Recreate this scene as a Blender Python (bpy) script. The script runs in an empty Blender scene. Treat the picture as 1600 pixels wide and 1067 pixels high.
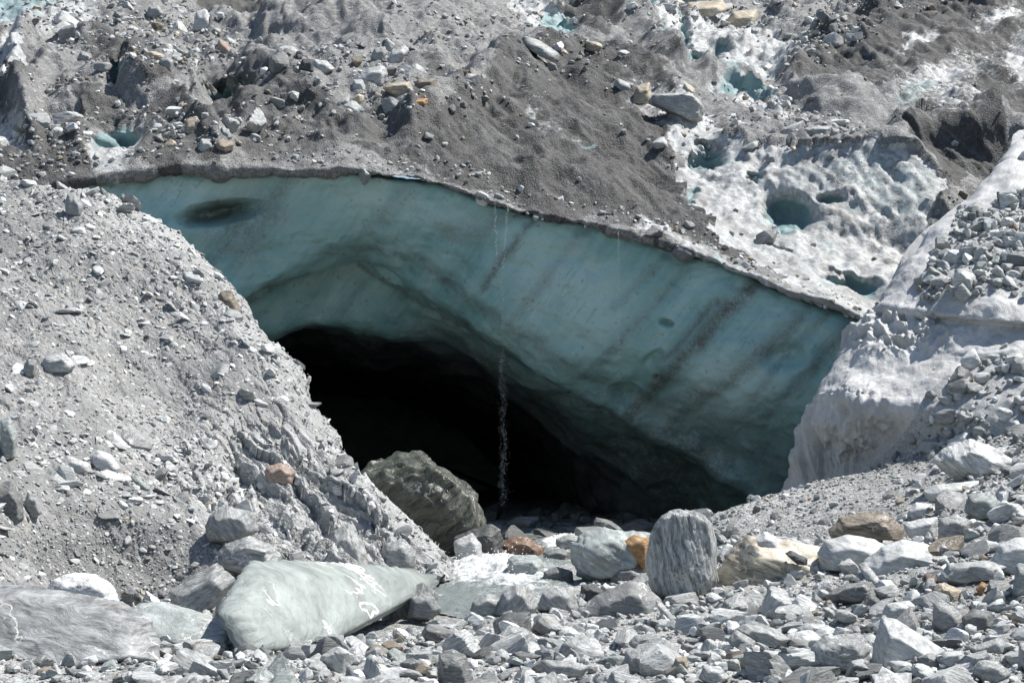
import bpy, bmesh, math, random
import numpy as np
from mathutils import Vector, Matrix, Euler
from mathutils.bvhtree import BVHTree

rng = np.random.default_rng(11)
random.seed(11)
C = bpy.context.scene.collection
scene = bpy.context.scene

# ------------------------------------------------------------------ camera
F = 2986.0
CAM = np.array([0.0, 0.0, 3.0])
PITCH = math.radians(2.656)
RGT = np.array([1.0, 0, 0]); FWD = np.array([0, math.cos(PITCH), math.sin(PITCH)])
UPV = np.array([0, -math.sin(PITCH), math.cos(PITCH)])
cam = bpy.data.cameras.new('camera'); camo = bpy.data.objects.new('camera', cam); C.objects.link(camo)
camo.location = CAM; camo.rotation_euler = (math.pi / 2 + PITCH, 0, 0)
cam.sensor_width = 36; cam.lens = 18 / math.tan(math.radians(15)); cam.clip_end = 1000; cam.clip_start = 0.5
scene.camera = camo

def P(px, py, d):
    """measured pixel + distance along +Y -> world point(s)"""
    px = np.asarray(px, float); py = np.asarray(py, float); d = np.asarray(d, float)
    cx = (px - 800) / F; cy = (533.5 - py) / F
    v = FWD + cx[..., None] * RGT + cy[..., None] * UPV
    return CAM + v * (d / v[..., 1])[..., None]

def proj(p):
    q = np.asarray(p) - CAM
    z = q @ FWD
    return 800 + F * (q @ RGT) / z, 533.5 - F * (q @ UPV) / z, z

# ------------------------------------------------------------------ noise
def _h(ix, iy, iz, seed):
    n = (ix * 374761393 + iy * 668265263 + iz * 2147483647 + seed * 974711) & 0xFFFFFFFF
    n = ((n ^ (n >> 13)) * 1274126177) & 0xFFFFFFFF
    n = ((n ^ (n >> 16)) * 2246822519) & 0xFFFFFFFF
    return n ^ (n >> 15)

_G = rng.normal(size=(256, 3)); _G /= np.linalg.norm(_G, axis=1)[:, None]

def perlin(p, seed=0):
    p = np.asarray(p, float); i = np.floor(p).astype(np.int64); f = p - i
    u = f * f * f * (f * (f * 6 - 15) + 10)
    out = 0
    for dx in (0, 1):
        wx = u[..., 0] if dx else 1 - u[..., 0]
        for dy in (0, 1):
            wy = u[..., 1] if dy else 1 - u[..., 1]
            for dz in (0, 1):
                wz = u[..., 2] if dz else 1 - u[..., 2]
                g = _G[_h(i[..., 0] + dx, i[..., 1] + dy, i[..., 2] + dz, seed) & 255]
                out = out + wx * wy * wz * (g[..., 0] * (f[..., 0] - dx) + g[..., 1] * (f[..., 1] - dy) + g[..., 2] * (f[..., 2] - dz))
    return out * 1.5

def fbm(p, octv=4, seed=0, gain=0.5, ridge=False):
    a = 1.0; s = 0; t = 0
    p = np.asarray(p, float)
    for k in range(octv):
        n = perlin(p, seed + k * 17)
        if ridge: n = 1 - 2 * np.abs(n)
        s = s + a * n; t += a; a *= gain; p = p * 2.03
    return s / t

def worley(p, seed=0):
    p = np.asarray(p, float); i = np.floor(p).astype(np.int64)
    f1 = np.full(p.shape[:-1], 9.0); f2 = f1.copy(); cid = np.zeros(p.shape[:-1])
    for dx in (-1, 0, 1):
        for dy in (-1, 0, 1):
            for dz in (-1, 0, 1):
                c = i + np.array([dx, dy, dz])
                h = _h(c[..., 0], c[..., 1], c[..., 2], seed)
                q = c + np.stack([(h & 1023) / 1023.0, ((h >> 10) & 1023) / 1023.0, ((h >> 20) & 1023) / 1023.0], -1)
                dd = np.linalg.norm(q - p, axis=-1)
                nf = dd < f1
                f2 = np.where(nf, f1, np.minimum(f2, dd))
                cid = np.where(nf, (h >> 5 & 255) / 255.0, cid)
                f1 = np.where(nf, dd, f1)
    return f1, f2, cid

def sstep(a, b, x):
    t = np.clip((x - a) / (b - a), 0, 1)
    return t * t * (3 - 2 * t)

# ------------------------------------------------------------------ meshes
def link(name, me, mat=None, parent=None, smooth=True):
    if mat: me.materials.append(mat)
    me.polygons.foreach_set('use_smooth', np.full(len(me.polygons), smooth))
    o = bpy.data.objects.new(name, me); C.objects.link(o)
    if parent: o.parent = parent
    return o

def mesh_np(name, v, f):
    me = bpy.data.meshes.new(name)
    v = np.ascontiguousarray(v, np.float32); f = np.ascontiguousarray(f, np.int32)
    n, k = f.shape
    me.vertices.add(len(v)); me.vertices.foreach_set('co', v.ravel())
    me.loops.add(n * k); me.loops.foreach_set('vertex_index', f.ravel())
    me.polygons.add(n); me.polygons.foreach_set('loop_start', np.arange(0, n * k, k, dtype=np.int32))
    me.update(calc_edges=True); me.validate()
    return me

def color_attr(me, name, col):
    a = me.attributes.new(name, 'FLOAT_COLOR', 'POINT')
    c = np.ones((len(me.vertices), 4), np.float32); c[:, :col.shape[1]] = col
    a.data.foreach_set('color', c.ravel())

def grid_faces(nu, nv):
    i = np.arange(nu * nv).reshape(nu, nv)
    return np.stack([i[:-1, :-1], i[:-1, 1:], i[1:, 1:], i[1:, :-1]], -1).reshape(-1, 4)

def cr(a, n, w=None):
    """Catmull-Rom resample of axis 0 to n samples; w: relative sample density per segment"""
    m = len(a)
    if w is None: t = np.linspace(0, m - 1, n)
    else:
        cw = np.concatenate([[0], np.cumsum(w)]); t = np.interp(np.linspace(0, cw[-1], n), cw, np.arange(m))
    i = np.clip(np.floor(t).astype(int), 0, m - 2); f = (t - i).reshape((-1,) + (1,) * (a.ndim - 1))
    p0 = a[np.clip(i - 1, 0, m - 1)]; p1 = a[i]; p2 = a[i + 1]; p3 = a[np.clip(i + 2, 0, m - 1)]
    T = 0.42
    m1 = T * (p2 - p0); m2 = T * (p3 - p1)
    f2 = f * f; f3 = f2 * f
    return (2 * f3 - 3 * f2 + 1) * p1 + (f3 - 2 * f2 + f) * m1 + (-2 * f3 + 3 * f2) * p2 + (f3 - f2) * m2

def loft(rows, nu, nv, wu=None, wv=None):
    a = np.array(rows, float)
    a = cr(a, nu, wu)
    return np.swapaxes(cr(np.swapaxes(a, 0, 1), nv, wv), 0, 1)

def normals(g):
    du = np.gradient(g, axis=0); dv = np.gradient(g, axis=1)
    n = np.cross(du, dv); n /= np.linalg.norm(n, axis=-1, keepdims=True) + 1e-9
    return n

def face_cam(n, g):
    s = np.sign(np.sum(n * (CAM - g), -1, keepdims=True)); s[s == 0] = 1
    return n * s

def inpoly(px, py, poly):
    r = np.zeros(px.shape, bool); n = len(poly)
    for k in range(n):
        x1, y1 = poly[k]; x2, y2 = poly[(k + 1) % n]
        c = ((y1 > py) != (y2 > py)) & (px < (x2 - x1) * (py - y1) / ((y2 - y1) or 1e-9) + x1)
        r ^= c
    return r

def blob(px, py, x, y, rx, ry, rot=0.0, soft=0.35):
    a = math.radians(rot); dx = px - x; dy = py - y
    u = (dx * math.cos(a) + dy * math.sin(a)) / rx; v = (-dx * math.sin(a) + dy * math.cos(a)) / ry
    r = np.sqrt(u * u + v * v)
    return 1 - sstep(1 - soft, 1 + soft, r)

def seg(px, py, pts, w):
    """distance-based soft band along a polyline (pixels)"""
    d = np.full(px.shape, 1e9)
    for (x1, y1), (x2, y2) in zip(pts[:-1], pts[1:]):
        vx, vy = x2 - x1, y2 - y1
        t = np.clip(((px - x1) * vx + (py - y1) * vy) / (vx * vx + vy * vy), 0, 1)
        d = np.minimum(d, np.hypot(px - x1 - t * vx, py - y1 - t * vy))
    return np.exp(-(d / w) ** 2)

# ------------------------------------------------------------------ materials
class NT:
    def __init__(s, name):
        s.m = bpy.data.materials.new(name); s.m.use_nodes = True
        s.t = s.m.node_tree; s.t.nodes.clear()
        s.out = s.t.nodes.new('ShaderNodeOutputMaterial')
    def n(s, typ, ins=None, **kw):
        x = s.t.nodes.new('ShaderNode' + typ)
        for k, v in kw.items(): setattr(x, k, v)
        for k, v in (ins or {}).items():
            sock = x.inputs[k]
            if isinstance(v, bpy.types.NodeSocket): s.t.links.new(v, sock)
            else: sock.default_value = v
        return x
    def mix(s, f, a, b, mode='MIX'):
        x = s.t.nodes.new('ShaderNodeMix'); x.data_type = 'RGBA'; x.blend_type = mode
        for i, v in ((0, f), (6, a), (7, b)):
            if isinstance(v, bpy.types.NodeSocket): s.t.links.new(v, x.inputs[i])
            else: x.inputs[i].default_value = v if i == 0 else (*v[:3], 1)
        return x.outputs[2]
    def math(s, op, a, b=0.0, clamp=False):
        x = s.t.nodes.new('ShaderNodeMath'); x.operation = op; x.use_clamp = clamp
        for i, v in ((0, a), (1, b)):
            if isinstance(v, bpy.types.NodeSocket): s.t.links.new(v, x.inputs[i])
            else: x.inputs[i].default_value = v
        return x.outputs[0]
    def rng(s, v, a, b, c=0.0, d=1.0):
        x = s.n('MapRange', {0: v, 1: a, 2: b, 3: c, 4: d}); x.interpolation_type = 'SMOOTHSTEP'
        return x.outputs[0]
    def noise(s, vec, scale, detail=6, rough=0.6, dist=0.0):
        return s.n('TexNoise', {'Vector': vec, 'Scale': scale, 'Detail': detail, 'Roughness': rough, 'Distortion': dist}).outputs[0]
    def mapv(s, vec, scale=(1, 1, 1), rot=(0, 0, 0), loc=(0, 0, 0)):
        return s.n('Mapping', {'Vector': vec, 'Scale': scale, 'Rotation': rot, 'Location': loc}).outputs[0]
    def voro(s, vec, scale, feat='F1', rand=1.0):
        return s.n('TexVoronoi', {'Vector': vec, 'Scale': scale, 'Randomness': rand}, feature=feat)
    def bump(s, h, strength, dist, prev=None):
        ins = {'Height': h, 'Strength': strength, 'Distance': dist}
        if prev is not None: ins['Normal'] = prev
        return s.n('Bump', ins).outputs[0]
    def done(s, color, rough=0.8, normal=None, spec=0.4, **extra):
        b = s.n('BsdfPrincipled', {'Base Color': color if isinstance(color, bpy.types.NodeSocket) else (*color, 1), 'Roughness': rough, 'Specular IOR Level': spec})
        if normal is not None: s.t.links.new(normal, b.inputs['Normal'])
        for k, v in extra.items(): b.inputs[k.replace('_', ' ')].default_value = v
        s.t.links.new(b.outputs[0], s.out.inputs[0])
        return s.m
    def coord(s): return s.n('TexCoord').outputs['Object']

def col3(nt, v):  # value -> grey multiplier colour
    return nt.n('CombineColor', {0: v, 1: v, 2: v}).outputs[0]

def rock_mat(name, scale, attr=False, contrast=1.0, bumpd=0.02, rough=0.55, stain=1.0, veins=1.0):
    t = NT(name)
    co = t.coord()
    if attr: tint = t.n('Attribute', attribute_name='tint').outputs['Color']
    else:
        oi = t.n('ObjectInfo'); tint = oi.outputs['Color']
        off = t.math('MULTIPLY', oi.outputs['Random'], 57.0)
        co = t.n('VectorMath', {0: co, 1: t.n('CombineXYZ', {0: off, 1: off, 2: off}).outputs[0]}, operation='ADD').outputs[0]
    wob = t.n('TexNoise', {'Vector': co, 'Scale': scale * .5, 'Detail': 3}).outputs[1]
    cw = t.n('VectorMath', {0: co, 1: t.n('VectorMath', {0: wob, 1: (0.35 / scale * 2,) * 3}, operation='MULTIPLY').outputs[0]}, operation='ADD').outputs[0]
    fol = t.mapv(cw, (1, 1, 6))
    n1 = t.noise(fol, scale, 8, 0.65)
    n2 = t.noise(fol, scale * 4.2, 7, 0.7)
    n3 = t.noise(co, scale * .45, 5, 0.6)
    c = t.math('ADD', t.rng(n1, 0.3, 0.7, 1 - .42 * contrast, 1 + .3 * contrast), t.rng(n2, 0.3, 0.7, -.22 * contrast, .22 * contrast))
    c = t.math('MULTIPLY', c, t.rng(n3, 0.3, 0.7, .82, 1.12))
    base = t.mix(1.0, tint, col3(t, c), 'MULTIPLY')
    st = t.math('MULTIPLY', t.rng(t.noise(co, scale * .6, 6, .65), .6, .75), .5 * stain)
    base = t.mix(st, base, (.30, .215, .13))
    vn = t.math('ABSOLUTE', t.math('SUBTRACT', t.noise(cw, scale * .7, 5, .55), .5))
    vm = t.math('MULTIPLY', t.rng(vn, .004, .014, 1, 0), t.rng(t.noise(co, scale * .5, 2), .5, .62, 0, .7 * veins))
    base = t.mix(vm, base, (.62, .6, .57))
    ck = t.math('ABSOLUTE', t.math('SUBTRACT', t.noise(fol, scale * 1.3, 4, .55), .5))
    h = t.math('ADD', t.math('MULTIPLY', n1, .8), t.math('ADD', t.math('MULTIPLY', n2, .22), t.rng(ck, 0, .03, 0, .25)))
    nb = t.bump(h, .75, bumpd)
    nb = t.bump(t.noise(co, scale * 14, 3, .6), .3, bumpd * .2, nb)
    return t.done(base, t.rng(n2, .3, .7, rough - .1, rough + .2), nb, .45)

def gravel_mat(name, ca, cb, scale=11.0, big=0.35, fines=None, warm=(.33, .29, .24)):
    t = NT(name); co = t.coord()
    w = t.n('VectorMath', {0: co, 1: t.n('VectorMath', {0: t.n('TexNoise', {'Vector': co, 'Scale': 9.0, 'Detail': 3}).outputs[1], 1: (.09, .09, .09)}, operation='MULTIPLY').outputs[0]}, operation='ADD').outputs[0]
    v1 = t.voro(t.mapv(w, (1, 1, 1.7)), scale); v2 = t.voro(w, scale * 2.9); v3 = t.voro(w, scale * 7.5)
    r1 = t.n('SeparateColor', {0: v1.outputs['Color']}); r2 = t.n('SeparateColor', {0: v2.outputs['Color']}); r3 = t.n('SeparateColor', {0: v3.outputs['Color']})
    f = t.math('ADD', t.math('MULTIPLY', r1.outputs[0], .40), t.math('ADD', t.math('MULTIPLY', r2.outputs[0], .35), t.math('MULTIPLY', r3.outputs[0], .25)))
    base = t.mix(t.rng(f, .2, .8), ca, cb)
    base = t.mix(t.rng(r2.outputs[1], .86, .95, 0, .55), base, warm)
    base = t.mix(t.rng(r2.outputs[2], .93, .97, 0, .7), base, (.55, .55, .54))
    lv = t.noise(co, big, 6, .65)
    base = t.mix(1, base, col3(t, t.rng(lv, .3, .7, .74, 1.16)), 'MULTIPLY')
    msk = t.rng(t.noise(co, .9, 5, .6), .36, .6)
    h = t.math('SUBTRACT', t.math('MULTIPLY', msk, .6), t.math('MULTIPLY', v1.outputs[0], t.math('MULTIPLY', msk, 1.2)))
    nb = t.bump(h, .8, .05)
    nb = t.bump(t.math('SUBTRACT', 1, v2.outputs[0]), .8, .03, nb)
    nb = t.bump(t.math('SUBTRACT', 1, v3.outputs[0]), .7, .012, nb)
    return t.done(base, .75, nb, .3)
# ------------------------------------------------------------------ setting: terrain surfaces
SURF = {}   # name -> displaced grid (nu,nv,3)

def structure(o, kind='structure'):
    o['kind'] = kind
    return o

def add_grid(name, g, mat, cols=None, flip=False, parent=None):
    nu, nv = g.shape[:2]
    f = grid_faces(nu, nv)
    me = mesh_np(name, g.reshape(-1, 3), f)
    if cols is not None: color_attr(me, 'mask', cols.reshape(-1, cols.shape[-1]))
    o = link(name, me, mat, parent)
    SURF[name] = g
    return o

# ---- river bed, rising into rubble on the right
gx = [-900, -300, 0, 300, 500, 700, 900, 1050, 1200, 1400, 1600, 1900, 2500]
gd = [14, 17, 20, 22, 25, 28, 31, 34, 38, 41, 46, 55, 70, 95]
gy = [
    [1320] * 13,
    [1190, 1190, 1190, 1190, 1190, 1190, 1190, 1190, 1190, 1186, 1180, 1176, 1170],
    [1106, 1106, 1104, 1102, 1100, 1100, 1100, 1098, 1096, 1090, 1082, 1076, 1070],
    [1062, 1060, 1060, 1060, 1060, 1060, 1058, 1054, 1050, 1042, 1030, 1015, 1000],
    [1010, 1010, 1010, 1012, 1012, 1012, 1010, 1006, 1000, 985, 960, 940, 920],
    [970, 970, 970, 972, 975, 975, 972, 966, 945, 912, 868, 830, 800],
    [940, 940, 940, 942, 942, 940, 934, 920, 890, 846, 782, 730, 690],
    [912, 912, 912, 914, 914, 910, 904, 888, 842, 790, 712, 660, 600],
    [880, 880, 880, 882, 882, 880, 872, 838, 776, 728, 655, 590, 540],
    [862, 862, 862, 864, 864, 862, 858, 850, 802, 745, 660, 600, 550],
    [840, 840, 840, 842, 842, 842, 842, 842, 840, 800, 720, 660, 620],
    [815, 815, 815, 815, 815, 815, 815, 815, 815, 815, 790, 760, 740],
    [790] * 13,
    [766] * 13]
G = np.array([[P(x, y, d) for x, y in zip(gx, r)] for d, r in zip(gd, gy)])
g = loft(G, 460, 520)
n = fbm(g * .55, 4, 3) * .22 + fbm(g * 2.6, 4, 5) * .08
g[..., 2] += n
M_bed = gravel_mat('riverbed_gravel', (.21, .214, .208), (.46, .465, .452), 10, .3)
structure(add_grid('riverbed', g, M_bed))

# ---- left moraine slope
E  = [(-500, 262, 46), (-200, 270, 45), (0, 284, 44), (80, 292, 43.6), (150, 304, 43), (230, 348, 42), (300, 402, 41), (345, 455, 40), (380, 508, 39), (430, 562, 38), (465, 640, 37), (520, 715, 36), (585, 775, 35.2), (640, 830, 34.4), (700, 900, 33.6)]
Eb = [(x + 30 + 10 * k / 14, y + 40, d + 2.2) for k, (x, y, d) in enumerate(E)]
Eb2 = [(x + 40, y + 330, d + 3.4) for x, y, d in E]
M0 = [(-480, 300, 43), (-200, 310, 42.3), (-10, 325, 41.6), (60, 335, 41.4), (128, 350, 41), (200, 392, 40.3), (262, 444, 39.6), (305, 496, 38.8), (340, 548, 38), (388, 602, 37), (428, 672, 36), (486, 738, 35.2), (560, 797, 34.5), (625, 845, 33.9), (690, 902, 33.3)]
M1 = [(-450, 430, 37), (-200, 440, 37), (-40, 450, 37.6), (20, 470, 37.6), (80, 490, 37.4), (140, 530, 37.2), (190, 570, 37), (230, 610, 36.5), (270, 650, 36), (330, 690, 35.2), (380, 735, 34.7), (450, 780, 34.2), (540, 825, 33.7), (615, 862, 33.3), (680, 905, 33)]
M2 = [(-450, 620, 31), (-200, 610, 32), (-60, 620, 33), (0, 640, 33), (50, 660, 32.8), (100, 690, 32.6), (140, 715, 32.4), (180, 740, 32.3), (220, 765, 32.2), (270, 790, 32), (330, 815, 31.9), (410, 840, 31.9), (510, 862, 32), (600, 882, 32.3), (670, 908, 32.6)]
M3 = [(-450, 860, 25.5), (-200, 850, 26), (-60, 855, 27), (0, 865, 28), (50, 880, 28.6), (100, 895, 29), (140, 905, 29.2), (180, 912, 29.3), (220, 912, 29.5), (270, 905, 30), (330, 898, 30.5), (410, 900, 30.9), (510, 905, 31.3), (600, 908, 31.8), (660, 912, 32.2)]
M4 = [(-450, 1020, 23), (-200, 990, 24.5), (-60, 970, 26), (0, 965, 27.3), (50, 965, 28), (100, 965, 28.4), (140, 965, 28.6), (180, 965, 28.8), (220, 960, 29.2), (270, 955, 29.6), (330, 950, 30), (410, 950, 30.4), (510, 950, 30.8), (600, 945, 31.3), (660, 940, 32)]
rows = [[P(*c) for c in r] for r in (Eb2, Eb, E, M0, M1, M2, M3, M4)]
g = loft(rows, 480, 460, wu=[.6, .3, .8, 1.4, 1.6, 1.8, .7])
px, py, _ = proj(g)
n = face_cam(normals(g), g); n[..., 2] = np.abs(n[..., 2]); 
outc = np.maximum(blob(px, py, 520, 800, 190, 80, 38, .4), blob(px, py, 400, 790, 120, 60, 30, .5))
edge = np.exp(-((px - np.interp(py, [c[1] for c in E], [c[0] for c in E])) / 45.0) ** 2)
q = g @ np.array(Euler((.25, -.85, .3)).to_matrix()).T
f1, f2, cid = worley(q * np.array([.65, .85, 1.9]) + .2 * fbm(g * 1.5, 3, 8)[..., None], 4)
_, f2b, cid2 = worley(q * np.array([1.5, 2.0, 4.6]) + .2 * fbm(g * 2.5, 3, 9)[..., None], 6)
blocks = (cid - .5) * .75 + (cid2 - .5) * .28 - .25 * (1 - sstep(0, .12, f2 - f1))
st_ = q[..., 2] * 2.0 + 1.3 * fbm(g * .5, 3, 22) + .25 * fbm(g * 2, 3, 23)
saw = st_ - np.floor(st_); st2 = st_ * 2.7 + .4; saw2 = st2 - np.floor(st2)
ledge = -.26 * saw ** 1.5 - .09 * saw2 ** 1.5
lay = ledge * np.clip(outc * .9 + .18, 0, 1) * 6 + fbm(q * np.array([.5, .5, 3.4]), 3, 21)
disp = fbm(g * .5, 4, 2) * .35 + fbm(g * 2.2, 4, 12) * .08 + blocks * np.clip(outc + .2 * edge, 0, 1.1) * .3 + blocks * .07 + lay * (.05 + .12 * outc)
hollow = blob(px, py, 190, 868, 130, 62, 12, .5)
disp = disp - hollow * .55
g = g + n * disp[..., None]
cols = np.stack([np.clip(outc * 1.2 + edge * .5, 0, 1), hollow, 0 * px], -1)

def bank_mat(name):
    t = NT(name); co = t.coord()
    a = t.n('SeparateColor', {0: t.n('Attribute', attribute_name='mask').outputs['Color']})
    q = t.mapv(co, (1, 1, 1), (.25, -.85, .3))
    qw = t.n('VectorMath', {0: q, 1: t.n('VectorMath', {0: t.n('TexNoise', {'Vector': co, 'Scale': 1.3, 'Detail': 4}).outputs[1], 1: (.4, .4, .4)}, operation='MULTIPLY').outputs[0]}, operation='ADD').outputs[0]
    fol = t.mapv(qw, (1, 1, 6.5))
    n1 = t.noise(fol, 1.4, 9, .68); n2 = t.noise(fol, 5.5, 8, .7)
    v1 = t.voro(t.mapv(qw, (1, 1, 2.6)), 6.5); v2 = t.voro(co, 26); v3 = t.voro(co, 70)
    r1 = t.n('SeparateColor', {0: v1.outputs['Color']}); r2 = t.n('SeparateColor', {0: v2.outputs['Color']}); r3 = t.n('SeparateColor', {0: v3.outputs['Color']})
    f = t.math('ADD', t.math('MULTIPLY', r2.outputs[0], .5), t.math('MULTIPLY', r3.outputs[0], .5))
    grav = t.mix(f, (.14, .14, .137), (.27, .27, .264))
    flake = t.mix(t.rng(n2, .3, .7), (.18, .18, .177), (.34, .339, .332))
    flake = t.mix(t.rng(r1.outputs[1], .8, .95, 0, .5), flake, (.36, .33, .28))
    rock = t.mix(t.rng(n1, .3, .7), (.27, .275, .272), (.48, .485, .475))
    rock = t.mix(t.rng(t.noise(co, .8, 6, .65), .6, .72, 0, .45), rock, (.34, .30, .24))
    big = t.rng(t.noise(co, .42, 5, .6), .43, .56)
    base = t.mix(big, grav, flake)
    base = t.mix(a.outputs[0], base, rock)
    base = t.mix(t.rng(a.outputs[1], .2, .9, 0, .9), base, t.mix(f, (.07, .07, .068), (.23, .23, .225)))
    base = t.mix(1, base, col3(t, t.rng(t.noise(co, .25, 6, .6), .3, .7, .84, 1.1)), 'MULTIPLY')
    base = t.mix(t.rng(r2.outputs[2], .965, .985, 0, .7), base, (.62, .62, .6))
    nb = t.bump(t.math('ADD', n1, t.math('MULTIPLY', n2, .35)), .7, .07)
    nb = t.bump(t.math('MULTIPLY', t.math('SUBTRACT', 1, v1.outputs[0]), big), .6, .05, nb)
    nb = t.bump(t.math('SUBTRACT', 1, v2.outputs[0]), .7, .02, nb)
    nb = t.bump(t.math('SUBTRACT', 1, v3.outputs[0]), .6, .008, nb)
    return t.done(base, .7, nb, .35)
M_bank = bank_mat('moraine_schist')
structure(add_grid('moraine_slope', g, M_bank, cols))

# ---- right bank: dirty white ice ridge
R = [  # silhouette -> right (near)
    [(1690, 130, 54), (1780, 165, 52), (1900, 230, 50), (2300, 300, 46)],
    [(1600, 205, 48.5), (1655, 245, 47), (1800, 320, 45), (2300, 420, 42)],
    [(1545, 285, 45.5), (1610, 312, 44), (1800, 370, 42.3), (2300, 460, 40)],
    [(1450, 362, 43.4), (1530, 378, 42), (1640, 392, 41), (2300, 490, 38.5)],
    [(1402, 430, 42.3), (1480, 432, 41), (1580, 440, 40), (2300, 520, 37)],
    [(1374, 482, 41.6), (1450, 484, 40.4), (1600, 500, 38.8), (2300, 560, 35.5)],
    [(1368, 495, 41.7), (1447, 500, 40.6), (1600, 512, 39), (2300, 570, 35.4)],
    [(1326, 550, 41.35), (1430, 545, 40.15), (1600, 552, 38.35), (2300, 600, 35)],
    [(1318, 560, 40.9), (1424, 562, 39.8), (1600, 572, 38.2), (2300, 620, 34.6)],
    [(1286, 615, 40.3), (1400, 608, 38.9), (1600, 615, 37.2), (2300, 660, 33.6)],
    [(1284, 630, 40.3), (1380, 640, 38.7), (1600, 652, 36.6), (2300, 690, 33)],
    [(1262, 690, 41.1), (1345, 700, 39.9), (1600, 690, 36.2), (2300, 710, 32.6)],
    [(1232, 750, 41.6), (1330, 745, 40.2), (1600, 720, 35.8), (2300, 740, 32)],
    [(1190, 840, 41.8), (1300, 850, 40.2), (1600, 850, 35.4), (2300, 850, 31.5)]]
rows = []
for k, r in enumerate(R):
    x, y, d = r[0]
    rows.append([P(x + 60, y + 330, d + 6), P(x + 12, y + 45, d + 2.2), P(x, y, d)] + [P(*c) for c in r[1:]])
g = loft(rows, 480, 400, wv=[.5, .4, 1.5, 1.5, .6])
px, py, _ = proj(g)
n = face_cam(normals(g), g)
wall = np.maximum(blob(px, py, 1400, 522, 90, 34, -5, .5), blob(px, py, 1310, 680, 80, 62, -35, .5))
flut = fbm(np.stack([g[..., 0] * 2.3, g[..., 1] * 2.3, g[..., 2] * .45], -1), 3, 31, ridge=True)
disp = fbm(g * .45, 4, 30) * .35 + fbm(g * 1.6, 4, 33) * .07 + wall * flut * .34 + fbm(g * 5, 3, 35) * .02 + np.abs(fbm(g * 1.1, 3, 36)) * .06
g = g + n * disp[..., None]
rub = np.clip(inpoly(px, py, [(1480, 375), (1500, 320), (1545, 318), (1600, 300), (2300, 250), (2300, 500), (1560, 462), (1430, 480), (1440, 440)]) * 1.0
              + inpoly(px, py, [(1300, 800), (1370, 730), (1420, 665), (1450, 612), (1530, 560), (1600, 545), (2300, 560), (2300, 900), (1250, 900)]) * 1.0, 0, 1)
def ridge_mat(name):
    t = NT(name); co = t.coord()
    a = t.n('SeparateColor', {0: t.n('Attribute', attribute_name='mask').outputs['Color']})
    n1 = t.noise(t.mapv(co, (1, 1, .5)), 1.2, 9, .68); n2 = t.noise(co, 9, 8, .75); n3 = t.noise(co, .5, 4)
    v = t.voro(co, 30); r = t.n('SeparateColor', {0: v.outputs['Color']})
    ice = t.mix(t.rng(n1, .3, .7), (.35, .351, .345), (.53, .534, .528))
    ice = t.mix(t.rng(n2, .52, .75, 0, .45), ice, (.36, .345, .33))
    ice = t.mix(t.rng(n3, .52, .7, 0, .4), ice, (.40, .385, .37))
    ice = t.mix(t.rng(t.noise(t.mapv(co, (2.4, 2.4, .5)), 1.6, 7, .7), .52, .68, 0, .55), ice, (.28, .277, .268))
    ice = t.mix(t.rng(t.noise(co, 34, 3, .7), .6, .7, 0, .5), ice, (.2, .195, .185))
    ice = t.mix(t.rng(r.outputs[0], .965, .985, 0, .5), ice, (.2, .2, .2))
    grav = t.mix(t.math('MULTIPLY', t.math('ADD', r.outputs[1], n2), .6), (.19, .195, .195), (.42, .425, .42))
    base = t.mix(t.rng(t.math('ADD', a.outputs[0], t.math('MULTIPLY', t.math('SUBTRACT', n1, .5), .9)), .4, .6), ice, grav)
    nb = t.bump(n1, .4, .10)
    nb = t.bump(n2, .45, .02, nb)
    nb = t.bump(t.math('SUBTRACT', 1, v.outputs[0]), .3, .02, nb)
    return t.done(base, .6, nb, .35)
M_ridge = ridge_mat('dirty_ridge_ice')
structure(add_grid('ice_ridge', g, M_ridge, np.stack([rub, rub * 0, rub * 0], -1)))

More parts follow.
